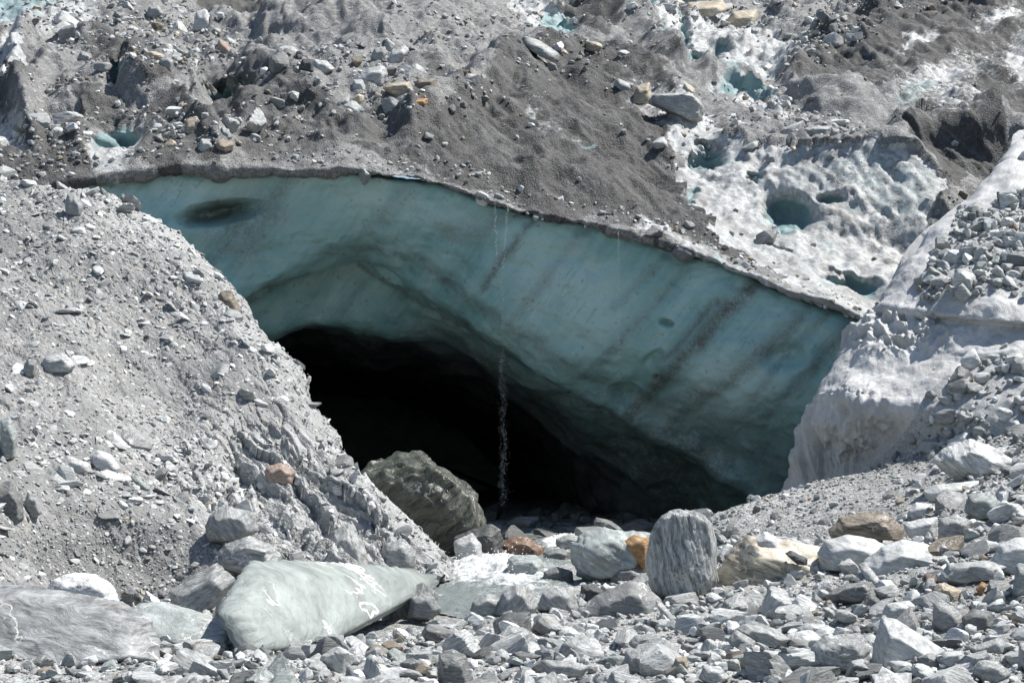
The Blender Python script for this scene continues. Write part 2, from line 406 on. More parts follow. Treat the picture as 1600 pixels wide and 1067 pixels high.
# ---- glacier surface above the cave
cx = [-600, -200, 0, 100, 200, 300, 400, 500, 600, 700, 800, 900, 1000, 1100, 1200, 1300, 1400, 1500, 1600, 1900, 2500]
bd = np.interp(cx, [-600, 0, 150, 450, 750, 1050, 1350, 1500, 2500], [48, 48.4, 48.9, 49.8, 49.3, 48.3, 46.4, 46, 46])
T = [
    (0.10, [322, 312, 305, 292, 274, 264, 270, 270, 271, 292, 326, 345, 373, 400, 445, 480, 514, 542, 562, 602, 652]),
    (-.05, [320, 310, 303, 290, 272, 262, 268, 268, 269, 290, 324, 343, 371, 398, 443, 478, 512, 540, 560, 600, 650]),
    (0.9, [310, 300, 292, 280, 255, 246, 252, 254, 255, 270, 305, 330, 352, 378, 425, 462, 495, 525, 545, 580, 640]),
    (2.2, [285, 278, 270, 255, 235, 232, 236, 235, 235, 250, 283, 308, 335, 360, 405, 440, 475, 500, 520, 560, 620]),
    (5, [235, 230, 230, 215, 192, 203, 195, 195, 200, 205, 230, 262, 292, 318, 345, 372, 405, 440, 470, 500, 560]),
    (7, [190, 185, 182, 172, 150, 175, 165, 156, 160, 168, 185, 214, 248, 264, 268, 270, 280, 322, 360, 400, 460]),
    (8.2, [180, 175, 170, 160, 145, 168, 158, 148, 150, 160, 172, 200, 235, 240, 246, 246, 250, 300, 340, 380, 440]),
    (12.5, [120, 125, 130, 132, 138, 148, 130, 120, 125, 130, 140, 168, 198, 222, 232, 232, 240, 285, 310, 340, 400]),
    (14, [105, 110, 118, 122, 128, 135, 120, 112, 115, 122, 125, 155, 185, 212, 222, 218, 218, 208, 205, 240, 320]),
    (18, [60, 75, 90, 96, 106, 112, 102, 92, 95, 98, 105, 130, 164, 190, 205, 200, 212, 215, 225, 230, 280]),
    (22, [30, 40, 62, 68, 75, 85, 88, 75, 75, 72, 85, 110, 140, 175, 192, 168, 188, 205, 215, 210, 250]),
    (27, [-10, 10, 30, 38, 48, 60, 66, 55, 50, 48, 66, 92, 118, 155, 175, 178, 190, 200, 205, 190, 220]),
    (33, [-50, -20, 8, 12, 25, 40, 48, 35, 28, 30, 50, 72, 100, 125, 140, 140, 150, 160, 165, 150, 180]),
    (40, [-90, -50, -25, -22, -5, 15, 25, 10, 0, 10, 32, 55, 85, 108, 120, 110, 90, 90, 95, 90, 120]),
    (48, [-130, -80, -60, -55, -38, -15, 0, -15, -30, -15, 12, 35, 62, 85, 98, 80, 45, 35, 35, 40, 60]),
    (56, [-160, -110, -90, -85, -65, -45, -30, -40, -50, -40, -5, 12, 35, 55, 75, 62, 25, 5, -5, 0, 20]),
    (70, [-220, -160, -130, -125, -105, -90, -80, -80, -85, -70, -40, -10, 10, 28, 40, 42, 35, 12, 0, -10, -10]),
    (90, [-280, -220, -200, -190, -170, -155, -140, -140, -140, -130, -90, -50, -25, -12, 0, 5, 5, 0, -20, -40, -60]),
    (130, [-420, -360, -340, -330, -300, -290, -280, -270, -270, -260, -220, -180, -140, -120, -110, -110, -115, -130, -150, -170, -200])]
rows = [[P(x, y, b + o) for x, y, b in zip(cx, r, bd)] for o, r in T]
g = loft(rows, 640, 640, wu=[.25, .35, .5, .9, .8, .4, 1, .5, 1, .9, 1, 1, 1, 1, 1, 1, 1, 1.2], wv=[.5, .8] + [1] * 16 + [.8, .5])
px, py, dz = proj(g)
n = face_cam(normals(g), g)
wx = px + 26 * fbm(g * .4, 3, 50) + 16 * fbm(g * 1.6, 4, 51); wy = py + 20 * fbm(g * .4, 3, 52) + 12 * fbm(g * 1.6, 4, 53)
B = lambda *a: blob(wx, wy, *a)
PG = lambda *p: inpoly(wx, wy, list(p)) * 1.0
dark = np.zeros_like(px); white = dark.copy(); blue = dark.copy()
def mx(a, *bs):
    for b in bs: a = np.maximum(a, b)
    return a
dark = mx(dark, .95 * PG((690, 215), (800, 112), (900, 118), (1010, 165), (1050, 230), (1062, 330), (1170, 420), (1060, 390), (960, 350), (850, 335), (760, 305), (640, 262), (560, 240), (640, 250)),
          .9 * PG((318, 0), (400, 50), (470, 72), (560, 62), (540, 20), (470, -40), (300, -60)), .85 * PG((205, 262), (230, 195), (265, 185), (320, 235), (345, 262)),
          .85 * PG((-60, 240), (60, 245), (140, 190), (150, 300), (-60, 300)), .85 * PG((125, 115), (150, 95), (290, 160), (255, 172), (190, 145), (140, 130)), .8 * PG((100, 140), (210, 180), (205, 215), (150, 215)),
          .95 * PG((1238, 135), (1290, 85), (1340, 70), (1400, 25), (1470, 5), (1560, -20), (1720, -60), (1720, 230), (1560, 205), (1440, 210), (1380, 180), (1300, 160), (1240, 155)),
          .95 * PG((1385, 235), (1440, 208), (1560, 200), (1580, 230), (1540, 290), (1475, 306), (1430, 260)), .85 * PG((880, 20), (960, 60), (920, 80), (1040, 130), (985, 125), (880, 85), (830, 10)),
          .7 * B(430, 180, 130, 45, 20), .7 * B(600, 215, 120, 30, 10), .8 * B(0, 130, 50, 60), .6 * B(250, 60, 70, 10, 15), .7 * B(700, 160, 60, 20, 40), .6 * B(395, 130, 40, 14, 30),
          .75 * PG((540, 245), (600, 250), (700, 285), (830, 300), (960, 345), (1000, 372), (820, 330), (650, 275)), .8 * B(450, 235, 120, 22, 2), .6 * B(890, 300, 90, 30, 25))
white = mx(white, .8 * PG((1045, 300), (1075, 262), (1100, 235), (1250, 258), (1400, 262), (1470, 300), (1440, 400), (1370, 500), (1290, 480), (1180, 425), (1080, 350)),
           .85 * B(1140, 92, 115, 46, 12), .9 * B(990, 30, 90, 28, 25), .85 * B(820, 25, 65, 28, 30), .85 * B(60, 25, 95, 40, 8), .8 * B(22, 110, 20, 45), .85 * B(15, 225, 50, 25, 60), 1.0 * B(528, 38, 26, 40, -40), .6 * B(455, 20, 60, 14, 40),
           .65 * B(1170, 180, 80, 20, 22), .8 * B(1080, 225, 50, 28, 20), .7 * B(1225, 100, 50, 20, 30), .7 * B(1435, 82, 36, 8, -25, .7), .6 * B(1560, 42, 60, 16, -22, .9), .6 * B(1480, 140, 120, 40, -30, .9), .7 * B(1590, 110, 25, 55, 0, .8), .58 * B(1500, 190, 100, 22, -10, .9), .34 * B(1400, 140, 70, 60, 0, .9),
           .8 * B(600, 8, 50, 18), .5 * B(1075, 30, 60, 12), .45 * B(840, 215, 10, 45, -20), .5 * B(1010, 200, 60, 12, 35), .6 * B(1330, 175, 60, 18, 10) * 0, .6 * seg(px, py, [(1000, 360), (1100, 395), (1200, 450), (1345, 495)], 10), .42 * B(880, 240, 60, 14, 50, .9), 1.25 * blob(px, py, 184, 244, 40, 26, -32, .5))
grn = np.maximum(PG((1270, 262), (1340, 258), (1440, 280), (1475, 315), (1440, 410), (1400, 430), (1360, 390), (1330, 330)), 0) * .42
white = white * (1 - .5 * grn)
dark = np.maximum(dark * (1 - .9 * sstep(.35, .7, white)), grn)
blue = mx(blue, .8 * blob(px, py, 180, 224, 30, 15, -28, .4), .6 * B(40, 14, 70, 26), .5 * B(585, 8, 40, 16), .5 * B(960, 12, 60, 12, 20), .42 * PG((1290, 275), (1340, 265), (1440, 290), (1460, 320), (1430, 385), (1390, 370), (1350, 330)), .38 * B(1270, 300, 60, 25), .7 * B(1165, 165, 60, 14, 22), .45 * B(1430, 180, 60, 14, -30), .6 * B(915, 257, 12, 4))

# relief: mounds, grooves down the dirty faces, rotten hummocks on the white ice
along = fbm(np.stack([(g[..., 0] * .73 + g[..., 2] * .68) * 1.25 + .5 * fbm(g * .3, 3, 59), g[..., 1] * .05, (g[..., 2] * .7 - g[..., 0] * .7) * .16], -1), 5, 60, gain=.6, ridge=True)
hump = sstep(1180, 1280, px) * sstep(330, 290, py)
disp = fbm(g * .16, 4, 61) * .9 + fbm(g * .55, 4, 62) * .42 + fbm(g * 1.7, 4, 63) * (.10 - .05 * np.maximum(hump, dark)) + along * dark * (.26 - .14 * hump) + fbm(g * 4, 3, 64) * .04
disp += (1 - white) * (1 - .7 * dark) * fbm(g * np.array([.35, .35, .5]), 4, 68, ridge=True) * .22
disp += white * (fbm(g * np.array([1.1, 1.1, .7]), 4, 66, ridge=True) * .17 + fbm(g * 3.2, 4, 67, gain=.6) * .11 + fbm(np.stack([(g[..., 0] * .8 - g[..., 2] * .5) * 2.6, g[..., 1] * .2, (g[..., 2] * .8 + g[..., 0] * .5) * .5], -1), 4, 69) * .14)
for pts, wd, ht in [([(200, 150), (265, 185), (345, 262)], 14, .5), ([(130, 95), (210, 130), (300, 165)], 18, .7), ([(330, 55), (450, 78), (560, 66), (640, 40), (700, 25)], 16, .7), ([(640, 215), (700, 190), (800, 115), (900, 118), (1010, 165), (1060, 215)], 20, .9),
                    ([(700, 280), (760, 296), (870, 292), (960, 335), (1060, 385)], 10, .35), ([(1238, 140), (1340, 72), (1400, 28), (1480, 6), (1560, -15)], 26, .8), ([(1395, 232), (1450, 210), (1560, 200)], 14, .7), ([(830, 10), (900, 30), (980, 70), (1040, 125)], 16, .9),
                    ([(1090, 140), (1160, 148), (1220, 190)], 10, .6), ([(40, 60), (20, 140), (60, 240)], 16, .7), ([(400, 120), (480, 165), (560, 215)], 18, .45), ([(1050, 240), (1110, 232), (1250, 255), (1400, 258), (1465, 300)], 12, .2)]:
    disp += ht * seg(wx * .5 + px * .5, wy * .5 + py * .5, pts, wd)
disp += .5 * blob(px, py, 1330, 170, 70, 26, 0, .9) - 1.3 * blob(px, py, 430, 15, 130, 42, 0, .6) + .9 * blob(px, py, 600, 70, 120, 50, 0, .9) - .5 * blob(px, py, 210, 210, 40, 40, 0, .8)
gul = fbm(np.stack([(g[..., 0] * .8 + g[..., 2] * .6) * .5, g[..., 1] * .12, (g[..., 2] * .8 - g[..., 0] * .6) * .15], -1), 4, 86, gain=.55, ridge=True)
disp += (1 - .6 * white) * gul * .62
disp *= np.clip(dz / 60, .8, 1.7) * sstep(-.2, 2.5, np.broadcast_to((dz - np.interp(px, cx, bd)), dz.shape)) * .85 + .12
HOLES = [(1105, 258, 26, 14, -12, 1.5), (1186, 290, 12, 10, 0, .9), (1172, 303, 9, 5, 20, .7), (1232, 348, 42, 24, 12, 1.5), (1300, 333, 17, 9, 0, .9), (1225, 396, 20, 5, 28, .7), (1345, 455, 36, 10, 5, 1.1), (1305, 452, 22, 6, 8, .8),
         (1078, 322, 10, 8, 0, .5), (875, 58, 36, 15, 25, 1.3), (1035, 102, 36, 11, 22, 1.3), (1100, 103, 42, 13, -18, 1.9), (1066, 62, 9, 42, -4, 1.8), (182, 228, 34, 21, -28, 1.8), (350, 160, 38, 13, -10, 4.5), (182, 145, 12, 10, 0, 2.5), (1175, 168, 62, 13, 22, 1.2), (1258, 92, 24, 6, -10, 1.0), (990, 20, 50, 10, 20, 1.2)]
hd = 0 * px
for x, y, rx, ry, rot, dep in HOLES:
    b = blob(wx * .85 + px * .15, wy * .85 + py * .15, x, y, rx * .85, ry * .85, rot, .6)
    hd = hd + b * dep * .6
    blue = np.maximum(blue, sstep(.15, .6, b)); white = np.maximum(white, .8 * np.sqrt(b)); dark *= 1 - sstep(.1, .5, b)
g = g + n * disp[..., None] + hd[..., None] * np.array([0, .95, -.25])
rim = np.clip(1 - (np.arange(g.shape[0]) / 60.0), 0, 1)[:, None]
g[..., 2] += rim * (.16 * fbm(g * .9, 3, 83) + .12 * fbm(g * 3.0, 4, 84, gain=.6)) + .01 * rim
g[..., 1] += -rim * .14 * np.abs(fbm(g * 1.7, 4, 85))

def glacier_mat(name):
    t = NT(name); co = t.coord()
    a = t.n('SeparateColor', {0: t.n('Attribute', attribute_name='mask').outputs['Color']})
    wht, blu, drk = a.outputs[0], a.outputs[1], a.outputs[2]
    n1 = t.noise(co, .9, 9, .7); n2 = t.noise(co, 5, 8, .75); n3 = t.noise(t.mapv(t.mapv(co, (1, 1, 1), (0, .78, 0)), (2.6, .4, .3)), 1.0, 8, .72)
    v1 = t.voro(co, 7); v2 = t.voro(co, 19); v3 = t.voro(co, 45)
    r1 = t.n('SeparateColor', {0: v1.outputs['Color']}); r2 = t.n('SeparateColor', {0: v2.outputs['Color']}); r3 = t.n('SeparateColor', {0: v3.outputs['Color']})
    f = t.math('ADD', t.math('MULTIPLY', r2.outputs[0], .55), t.math('MULTIPLY', r3.outputs[0], .45))
    grav = t.mix(f, (.115, .116, .113), (.32, .32, .314))
    grav = t.mix(t.rng(r1.outputs[0], .84, .93, 0, .6), grav, (.40, .39, .375))
    dirt_dark = t.mix(t.rng(n2, .3, .7), (.052, .051, .049), (.102, .101, .098))
    dirt_dark = t.mix(t.rng(r3.outputs[1], .9, .97, 0, .45), dirt_dark, (.30, .29, .27))
    dirt_dark = t.mix(t.rng(n3, .5, .72, 0, .6), dirt_dark, (.25, .255, .25))
    dirt_dark = t.mix(t.rng(n3, .3, .46, .55, 0), dirt_dark, (.045, .043, .04))
    ice = t.mix(t.rng(n2, .3, .68), (.21, .22, .218), (.56, .565, .56))
    ice = t.mix(t.rng(n1, .48, .64, 0, .7), ice, (.20, .195, .18))
    ice = t.mix(t.rng(n3, .5, .66, 0, .7), ice, (.17, .165, .155))
    ice = t.mix(t.rng(t.noise(co, 22, 4, .7), .56, .7, 0, .6), ice, (.16, .155, .145))
    ice = t.mix(t.rng(t.noise(co, 1.7, 7, .7), .52, .68, 0, .55), ice, (.25, .36, .37))
    bl = t.mix(t.rng(n1, .3, .7), (.13, .225, .235), (.25, .36, .365))
    d = t.math('ADD', drk, t.math('MULTIPLY', t.math('SUBTRACT', n1, .5), 1.1))
    base = t.mix(t.rng(t.math('ADD', d, t.math('MULTIPLY', t.math('SUBTRACT', n3, .5), .8)), .15, .85), grav, dirt_dark)
    w = t.math('ADD', t.math('MULTIPLY', wht, 1.08), t.math('MULTIPLY', t.math('SUBTRACT', n2, .5), 1.3)); w = t.math('ADD', w, t.math('MULTIPLY', t.math('SUBTRACT', n1, .5), .7))
    wm = t.rng(w, .36, .72)
    base = t.mix(wm, base, ice)
    base = t.mix(t.rng(t.math('ADD', blu, t.math('MULTIPLY', t.math('SUBTRACT', n2, .5), .5)), .3, .7, 0, .92), base, bl)
    nb = t.bump(n1, .5, .25)
    nb = t.bump(n2, .7, .07, nb)
    dry = t.math('SUBTRACT', 1, wm)
    nb = t.bump(t.math('MULTIPLY', t.math('SUBTRACT', 1, v2.outputs[0]), dry), .7, .05, nb)
    nb = t.bump(t.math('MULTIPLY', t.math('SUBTRACT', 1, v3.outputs[0]), dry), .6, .02, nb)
    return t.done(base, t.rng(wm, 0, 1, .8, .45), nb, .35)
M_glac = glacier_mat('debris_glacier')
glacier = structure(add_grid('glacier_surface', g, M_glac, np.stack([white, blue, dark], -1)))

# ---- ice face, arch and cave tunnel
rays = [  # brow, A1, crack, lip  (pixels)
    ((-260, 300), (20, 760), (60, 780), (150, 930)),
    ((-60, 302), (150, 640), (180, 660), (240, 800)),
    ((60, 296), (215, 540), (240, 560), (300, 650)),
    ((160, 272), (330, 478), (355, 497), (385, 528)),
    ((300, 260), (418, 440), (422, 452), (432, 522)),
    ((440, 266), (500, 393), (482, 430), (492, 522)),
    ((560, 266), (572, 376), (560, 410), (560, 530)),
    ((680, 284), (655, 402), (645, 462), (640, 547)),
    ((790, 320), (728, 456), (718, 502), (712, 577)),
    ((880, 337), (802, 515), (782, 545), (782, 617)),
    ((960, 354), (876, 570), (852, 592), (842, 655)),
    ((1040, 382), (940, 597), (912, 630), (882, 700)),
    ((1120, 404), (1000, 634), (972, 660), (908, 750)),
    ((1200, 442), (1062, 668), (1034, 700), (930, 800)),
    ((1280, 474), (1132, 700), (1104, 740), (970, 850)),
    ((1350, 500), (1210, 740), (1180, 790), (1040, 880)),
    ((1450, 545), (1320, 830), (1280, 860), (1150, 900)),
    ((1600, 600), (1500, 900), (1450, 920), (1350, 940))]
rows = [[] for _ in range(11)]
for k, (b, a1, ck, lp) in enumerate(rays):
    d0 = float(np.interp(b[0], cx, bd))
    lat = sstep(9, 14, k)          # the right wall leans back instead of stepping
    m1 = (b[0] * .66 + a1[0] * .34, b[1] * .66 + a1[1] * .34); m2 = (b[0] * .3 + a1[0] * .7, b[1] * .3 + a1[1] * .7)
    rows[0].append(P(b[0], b[1] + 5, d0 + 1.4))
    rows[1].append(P(b[0], b[1] + 7, d0 + .3))
    rows[2].append(P(*m1, d0 + .45)); rows[3].append(P(*m2, d0 + .8 + .5 * lat))
    rows[4].append(P(*a1, d0 + 1.25 + 2.3 * lat))
    e = (a1[0] * .15 + ck[0] * .85, a1[1] * .15 + ck[1] * .85)
    rows[5].append(P(*e, d0 + 2.1 + 1.9 * lat))
    rows[6].append(P(*ck, d0 + 3.5 + 2.6 * lat))
    rt = sstep(6, 9, k); f7 = .85 - .3 * rt
    lm = (ck[0] * (1 - f7) + lp[0] * f7, ck[1] * (1 - f7) + lp[1] * f7)
    rows[7].append(P(*lm, d0 + 4.2 + 1.8 * rt + 3.2 * lat))
    L = P(*lp, d0 + 7.0 + 4 * rt + 3 * lat); rows[8].append(L)
    rows[9].append(L + np.array([-.6, 10, -.4])); rows[10].append(L + np.array([-2.5, 34, -1.0]))
A = loft(rows, 420, 520, wu=[.4, 1.2, 1.2, 1.2, 1.2, .8, 1, .8, 1, 1])
px, py, _ = proj(A)
n = face_cam(normals(A), A)
uu = np.linspace(0, 1, A.shape[0])[:, None] + 0 * px
sc = fbm(A * np.array([.55, .55, .9]), 4, 70) * .26 + fbm(A * 1.6, 4, 71) * .03 + np.abs(fbm(A * 2.6, 3, 72)) * .012
t1 = A @ np.array([.80, .1, -.6]); t2 = A @ np.array([.6, .1, .8])
stri = fbm(np.stack([t1 * 1.6, t2 * .18, A[..., 1] * .3], -1), 4, 73)
inside = sstep(.62, .8, uu)
disp = sc + stri * .05 + inside * (fbm(A * .35, 3, 74) * .9)
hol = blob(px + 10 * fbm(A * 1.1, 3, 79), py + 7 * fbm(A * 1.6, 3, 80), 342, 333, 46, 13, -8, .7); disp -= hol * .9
stn = blob(px + 30 * fbm(A * .8, 4, 87), py + 30 * fbm(A * .8, 4, 88), 385, 352, 70, 45, -35, .9)
for x, y, rx, ry, rot, dep in [(1040, 505, 10, 5, 15, .3), (1027, 593, 6, 5, 0, .2), (1225, 560, 28, 18, -10, .25), (980, 620, 22, 14, 20, .3), (1020, 560, 16, 8, -40, .2)]:
    disp -= blob(px, py, x, y, rx, ry, rot, .6) * dep
A = A + n * disp[..., None]
px2 = px + 8 * fbm(A * 1.2, 3, 75) + 6 * fbm(A * 4, 3, 76); py2 = py + 8 * fbm(A * 1.2, 3, 77) + 6 * fbm(A * 4, 3, 78)
dirt_dark = np.zeros_like(px)
for pts, w, s in [([(1185, 440), (1130, 490), (1060, 570), (985, 650)], 14, .8), ([(1120, 470), (1040, 560)], 8, .6), ([(1250, 500), (1130, 600), (1040, 670)], 12, .6), ([(1330, 510), (1250, 600), (1190, 660)], 12, .5), ([(920, 350), (850, 440), (800, 500)], 10, .3), ([(1080, 400), (1000, 500), (930, 570)], 10, .35), ([(640, 290), (600, 340), (540, 380)], 12, .25), ([(832, 345), (790, 400), (755, 452)], 7, .65), ([(800, 330), (740, 370), (700, 360)], 16, .4),
                  ([(450, 275), (410, 340), (340, 400), (290, 420)], 16, .5), ([(300, 340), (340, 322), (390, 330)], 15, .75), ([(1040, 400), (960, 480)], 8, .3), ([(1000, 640), (1100, 620), (1200, 540), (1240, 540)], 14, .4), ([(1090, 690), (1180, 640), (1260, 600)], 14, .4),
                  ([(500, 392), (580, 385), (650, 405), (720, 455), (790, 505), (880, 565), (950, 600)], 11, .45), ([(560, 412), (640, 462), (715, 500), (780, 545), (850, 592), (960, 650)], 4, .6), ([(350, 495), (420, 450), (480, 428)], 6, .55), ([(640, 282), (760, 310), (960, 352), (1180, 432), (1345, 498)], 5, .35), ([(940, 600), (1000, 650), (1100, 700)], 20, .4), ([(860, 420), (820, 470)], 7, .25), ([(1300, 490), (1220, 560), (1180, 620)], 8, .4)]:  # the long arch-edge band paints the step's shade into the ice colour
    dirt_dark = np.maximum(dirt_dark, s * seg(px2, py2, pts, w))
dirt_dark = np.maximum(np.maximum(dirt_dark, .9 * hol), .55 * stn)
white = np.maximum(np.maximum(.75 * blob(px2, py2, 640, 325, 220, 36, 14, .9), .65 * blob(px2, py2, 270, 300, 150, 34, 0, .9)), np.maximum(.8 * blob(px2, py2, 880, 450, 120, 80, 30, .8), np.maximum(.7 * blob(px2, py2, 1140, 600, 140, 70, -30, .8), .6 * blob(px2, py2, 1250, 510, 90, 30, 20, .8))))
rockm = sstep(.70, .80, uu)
low = sstep(590, 730, py + 40 * fbm(A * .5, 4, 81)) * sstep(820, 900, px) * (.5 + .5 * sstep(1180, 1040, px)); roof_shade = sstep(.60, .70, uu + .03 * fbm(A * .7, 3, 89)) * sstep(560, 760, px); dirt_dark = np.maximum(dirt_dark, np.maximum(low * .9, roof_shade * .85))  # lower wall: basal dirt plus painted undercut shade; cave ceiling: painted shade
def face_mat(name):
    t = NT(name); co = t.coord()
    a = t.n('SeparateColor', {0: t.n('Attribute', attribute_name='mask').outputs['Color']})
    st = t.mapv(t.mapv(co, (1, 1, 1), (0, -.64, 0)), (1.5, .4, .13))
    n1 = t.noise(st, 1.0, 8, .7); n2 = t.noise(co, 2.2, 8, .7); n3 = t.noise(co, .5, 5, .6); n4 = t.noise(co, 14, 5, .7)
    ice = t.mix(t.rng(n3, .35, .65), (.18, .355, .355), (.275, .455, .447))
    ice = t.mix(t.rng(n1, .42, .7, 0, .55), ice, (.41, .57, .56))
    ice = t.mix(t.rng(n1, .26, .46, .65, 0), ice, (.12, .20, .20))
    ice = t.mix(t.rng(t.math('MULTIPLY', a.outputs[0], n2), .1, .5, 0, .75), ice, (.43, .585, .58))
    ck = t.math('ABSOLUTE', t.math('SUBTRACT', t.noise(st, 1.7, 6, .6, .4), .5))
    ice = t.mix(t.math('MULTIPLY', t.rng(ck, .001, .007, 1, 0), t.rng(t.noise(co, .7, 3), .5, .62, 0, .55)), ice, (.10, .12, .115))
    sp = t.n('SeparateColor', {0: t.voro(co, 13).outputs['Color']})
    ice = t.mix(t.math('MULTIPLY', t.rng(sp.outputs[0], .93, .97), t.rng(n2, .45, .6, 0, .35)), ice, (.09, .09, .08))
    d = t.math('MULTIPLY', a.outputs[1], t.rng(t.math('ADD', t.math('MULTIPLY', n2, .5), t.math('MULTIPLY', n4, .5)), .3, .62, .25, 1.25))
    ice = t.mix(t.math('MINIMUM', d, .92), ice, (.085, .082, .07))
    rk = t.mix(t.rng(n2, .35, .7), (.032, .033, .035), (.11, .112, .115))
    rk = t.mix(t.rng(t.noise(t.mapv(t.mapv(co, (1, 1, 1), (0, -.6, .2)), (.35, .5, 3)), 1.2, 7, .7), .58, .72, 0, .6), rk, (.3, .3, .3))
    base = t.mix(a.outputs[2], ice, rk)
    nb = t.bump(n2, .3, .10)
    nb = t.bump(n4, .3, .02, nb)
    return t.done(base, .35, nb, .4)
M_face = face_mat('shaded_glacier_ice')
structure(add_grid('ice_cave', A, M_face, np.stack([white, dirt_dark, rockm], -1)))
# the far end of the tunnel
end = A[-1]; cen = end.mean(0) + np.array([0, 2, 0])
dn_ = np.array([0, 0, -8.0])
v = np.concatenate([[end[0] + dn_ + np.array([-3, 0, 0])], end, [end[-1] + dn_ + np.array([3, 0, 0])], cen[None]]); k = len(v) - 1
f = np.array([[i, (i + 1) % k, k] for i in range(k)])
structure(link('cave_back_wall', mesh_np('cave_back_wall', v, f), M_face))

# ------------------------------------------------------------------ light
S = Vector((.50, .12, .86)).normalized()
el = math.asin(S.z); az = math.atan2(S.x, S.y)
sun = bpy.data.lights.new('sun', 'SUN'); sun.energy = 4.6; sun.angle = math.radians(.5); sun.color = (1, .968, .915)
so = bpy.data.objects.new('sun', sun); C.objects.link(so); so.rotation_euler = (-S).to_track_quat('-Z', 'Y').to_euler()
w = bpy.data.worlds.new('World'); scene.world = w; w.use_nodes = True
nt = w.node_tree; sky = nt.nodes.new('ShaderNodeTexSky'); sky.sky_type = 'NISHITA'; sky.sun_disc = False
sky.sun_elevation = el; sky.sun_rotation = az; sky.altitude = 300
bg = nt.nodes['Background']; bg.inputs[1].default_value = .08
nt.links.new(sky.outputs[0], bg.inputs[0])
scene.view_settings.view_transform = 'Standard'; scene.view_settings.look = 'None'; scene.view_settings.exposure = 0.76
scene.cycles.max_bounces = 5; scene.cycles.diffuse_bounces = 3; scene.cycles.use_denoising = True
# ------------------------------------------------------------------ rocks
TINT = {'grey': (.325, .334, .325), 'pale': (.475, .485, .473), 'slab': (.235, .262, .247), 'slate': (.245, .252, .25), 'olive': (.066, .072, .054), 'dark': (.075, .08, .078), 'green': (.315, .345, .33), 'tan': (.40, .345, .26), 'cream': (.43, .385, .30), 'rust': (.19, .115, .075),
        'brown': (.22, .185, .14), 'white': (.66, .665, .66), 'pink': (.36, .27, .215), 'orange': (.42, .24, .10), 'mid': (.19, .195, .19)}
def ico(level):
    bm = bmesh.new(); bmesh.ops.create_icosphere(bm, subdivisions=level, radius=1)
    v = np.array([x.co[:] for x in bm.verts]); f = np.array([[l.index for l in x.verts] for x in bm.faces]); bm.free()
    return v / np.linalg.norm(v, axis=1)[:, None], f
ICO = {l: ico(l) for l in (1, 2, 3, 4, 5, 6)}

def radial(N, H, D, k=26.0):
    """support of the convex body {n.x<=h} along directions D, edges slightly rounded"""
    c = D @ N.T
    inv = np.maximum(c, 1e-4) / H            # 1/r per plane
    return 1.0 / (np.log(np.exp(k * (inv - inv.max(1, keepdims=True))).sum(1)) / k + inv.max(1))

def rock_unit(seed, level, kind):
    r = np.random.default_rng(seed)
    ang = r.uniform(0, 6.28)
    ns = [(0, 0, 1), (0, 0, -1)]; hs = [1.0, 1.0]
    ns[0] = tuple(np.array(ns[0]) + r.normal(0, .14 if kind == 'slab' else .28, 3)); ns[1] = tuple(np.array(ns[1]) + r.normal(0, .2, 3))
    m = r.integers(4, 7)
    for k in range(m):
        a = ang + 6.283 * (k + r.uniform(-.28, .28)) / m
        ns.append((math.cos(a), math.sin(a), r.normal(0, .28))); hs.append(r.uniform(.75, 1.05))
    for k in range(r.integers(4, 8)):
        n = r.normal(size=3); ns.append(tuple(n)); hs.append(r.uniform(.95, 1.25))
    if kind == 'round':
        for k in range(14):
            ns.append(tuple(r.normal(size=3))); hs.append(r.uniform(.86, 1.02))
    N = np.array(ns, float); N /= np.linalg.norm(N, axis=1)[:, None]; H = np.array(hs)
    D, f = ICO[level]
    v = D * radial(N, H, D, 18 if kind == 'round' else 80)[:, None]
    v /= np.abs(v).max(0)
    if level >= 3:
        o = r.uniform(0, 99, 3)
        a = .035 * fbm(v * 1.7 + o, 3, 5) + .045 * fbm(v * np.array([1.2, 1.2, 7]) + o, 3, 6)
        v = v * (1 + a)[:, None]
    return v, f

def set_thing(o, label, cat, group=None):
    o['label'] = label; o['category'] = cat
    if group: o['group'] = group

# ray casting on the setting
TREES = []
for nm, g in SURF.items():
    st = 2
    q = g[::st, ::st]; a, b = q.shape[:2]
    TREES.append((nm, BVHTree.FromPolygons(q.reshape(-1, 3).tolist(), grid_faces(a, b).tolist())))
def cast(px, py, only=None):
    v = P(px, py, 100.0) - CAM; v = v / np.linalg.norm(v)
    best = None
    for nm, t in TREES:
        if only and nm not in only: continue
        h = t.ray_cast(Vector(CAM), Vector(v))
        if h[0] is not None and (best is None or h[3] < best[2]): best = (np.array(h[0]), np.array(h[1]), h[3], nm)
    return best

M_hero = rock_mat('schist_boulder', 2.4, contrast=1.0, bumpd=.035)
M_fol = rock_mat('wet_foliated_schist', 1.9, contrast=1.5, bumpd=.06, rough=.35, stain=.6, veins=.8)
M_smooth = rock_mat('smooth_greenschist', 3.0, contrast=.75, bumpd=.016, rough=.6, stain=.3, veins=1.4)
M_vein = rock_mat('veined_boulder', 2.6, contrast=1.3, bumpd=.016, rough=.5, stain=1.2, veins=1.3)
M_rock = rock_mat('schist_rock', 1.4, contrast=.95, bumpd=.045)
M_small = rock_mat('loose_schist', 5.0, attr=True, contrast=.8, bumpd=.01, veins=0)
MATS = dict(h=M_hero, f=M_fol, s=M_smooth, v=M_vein)

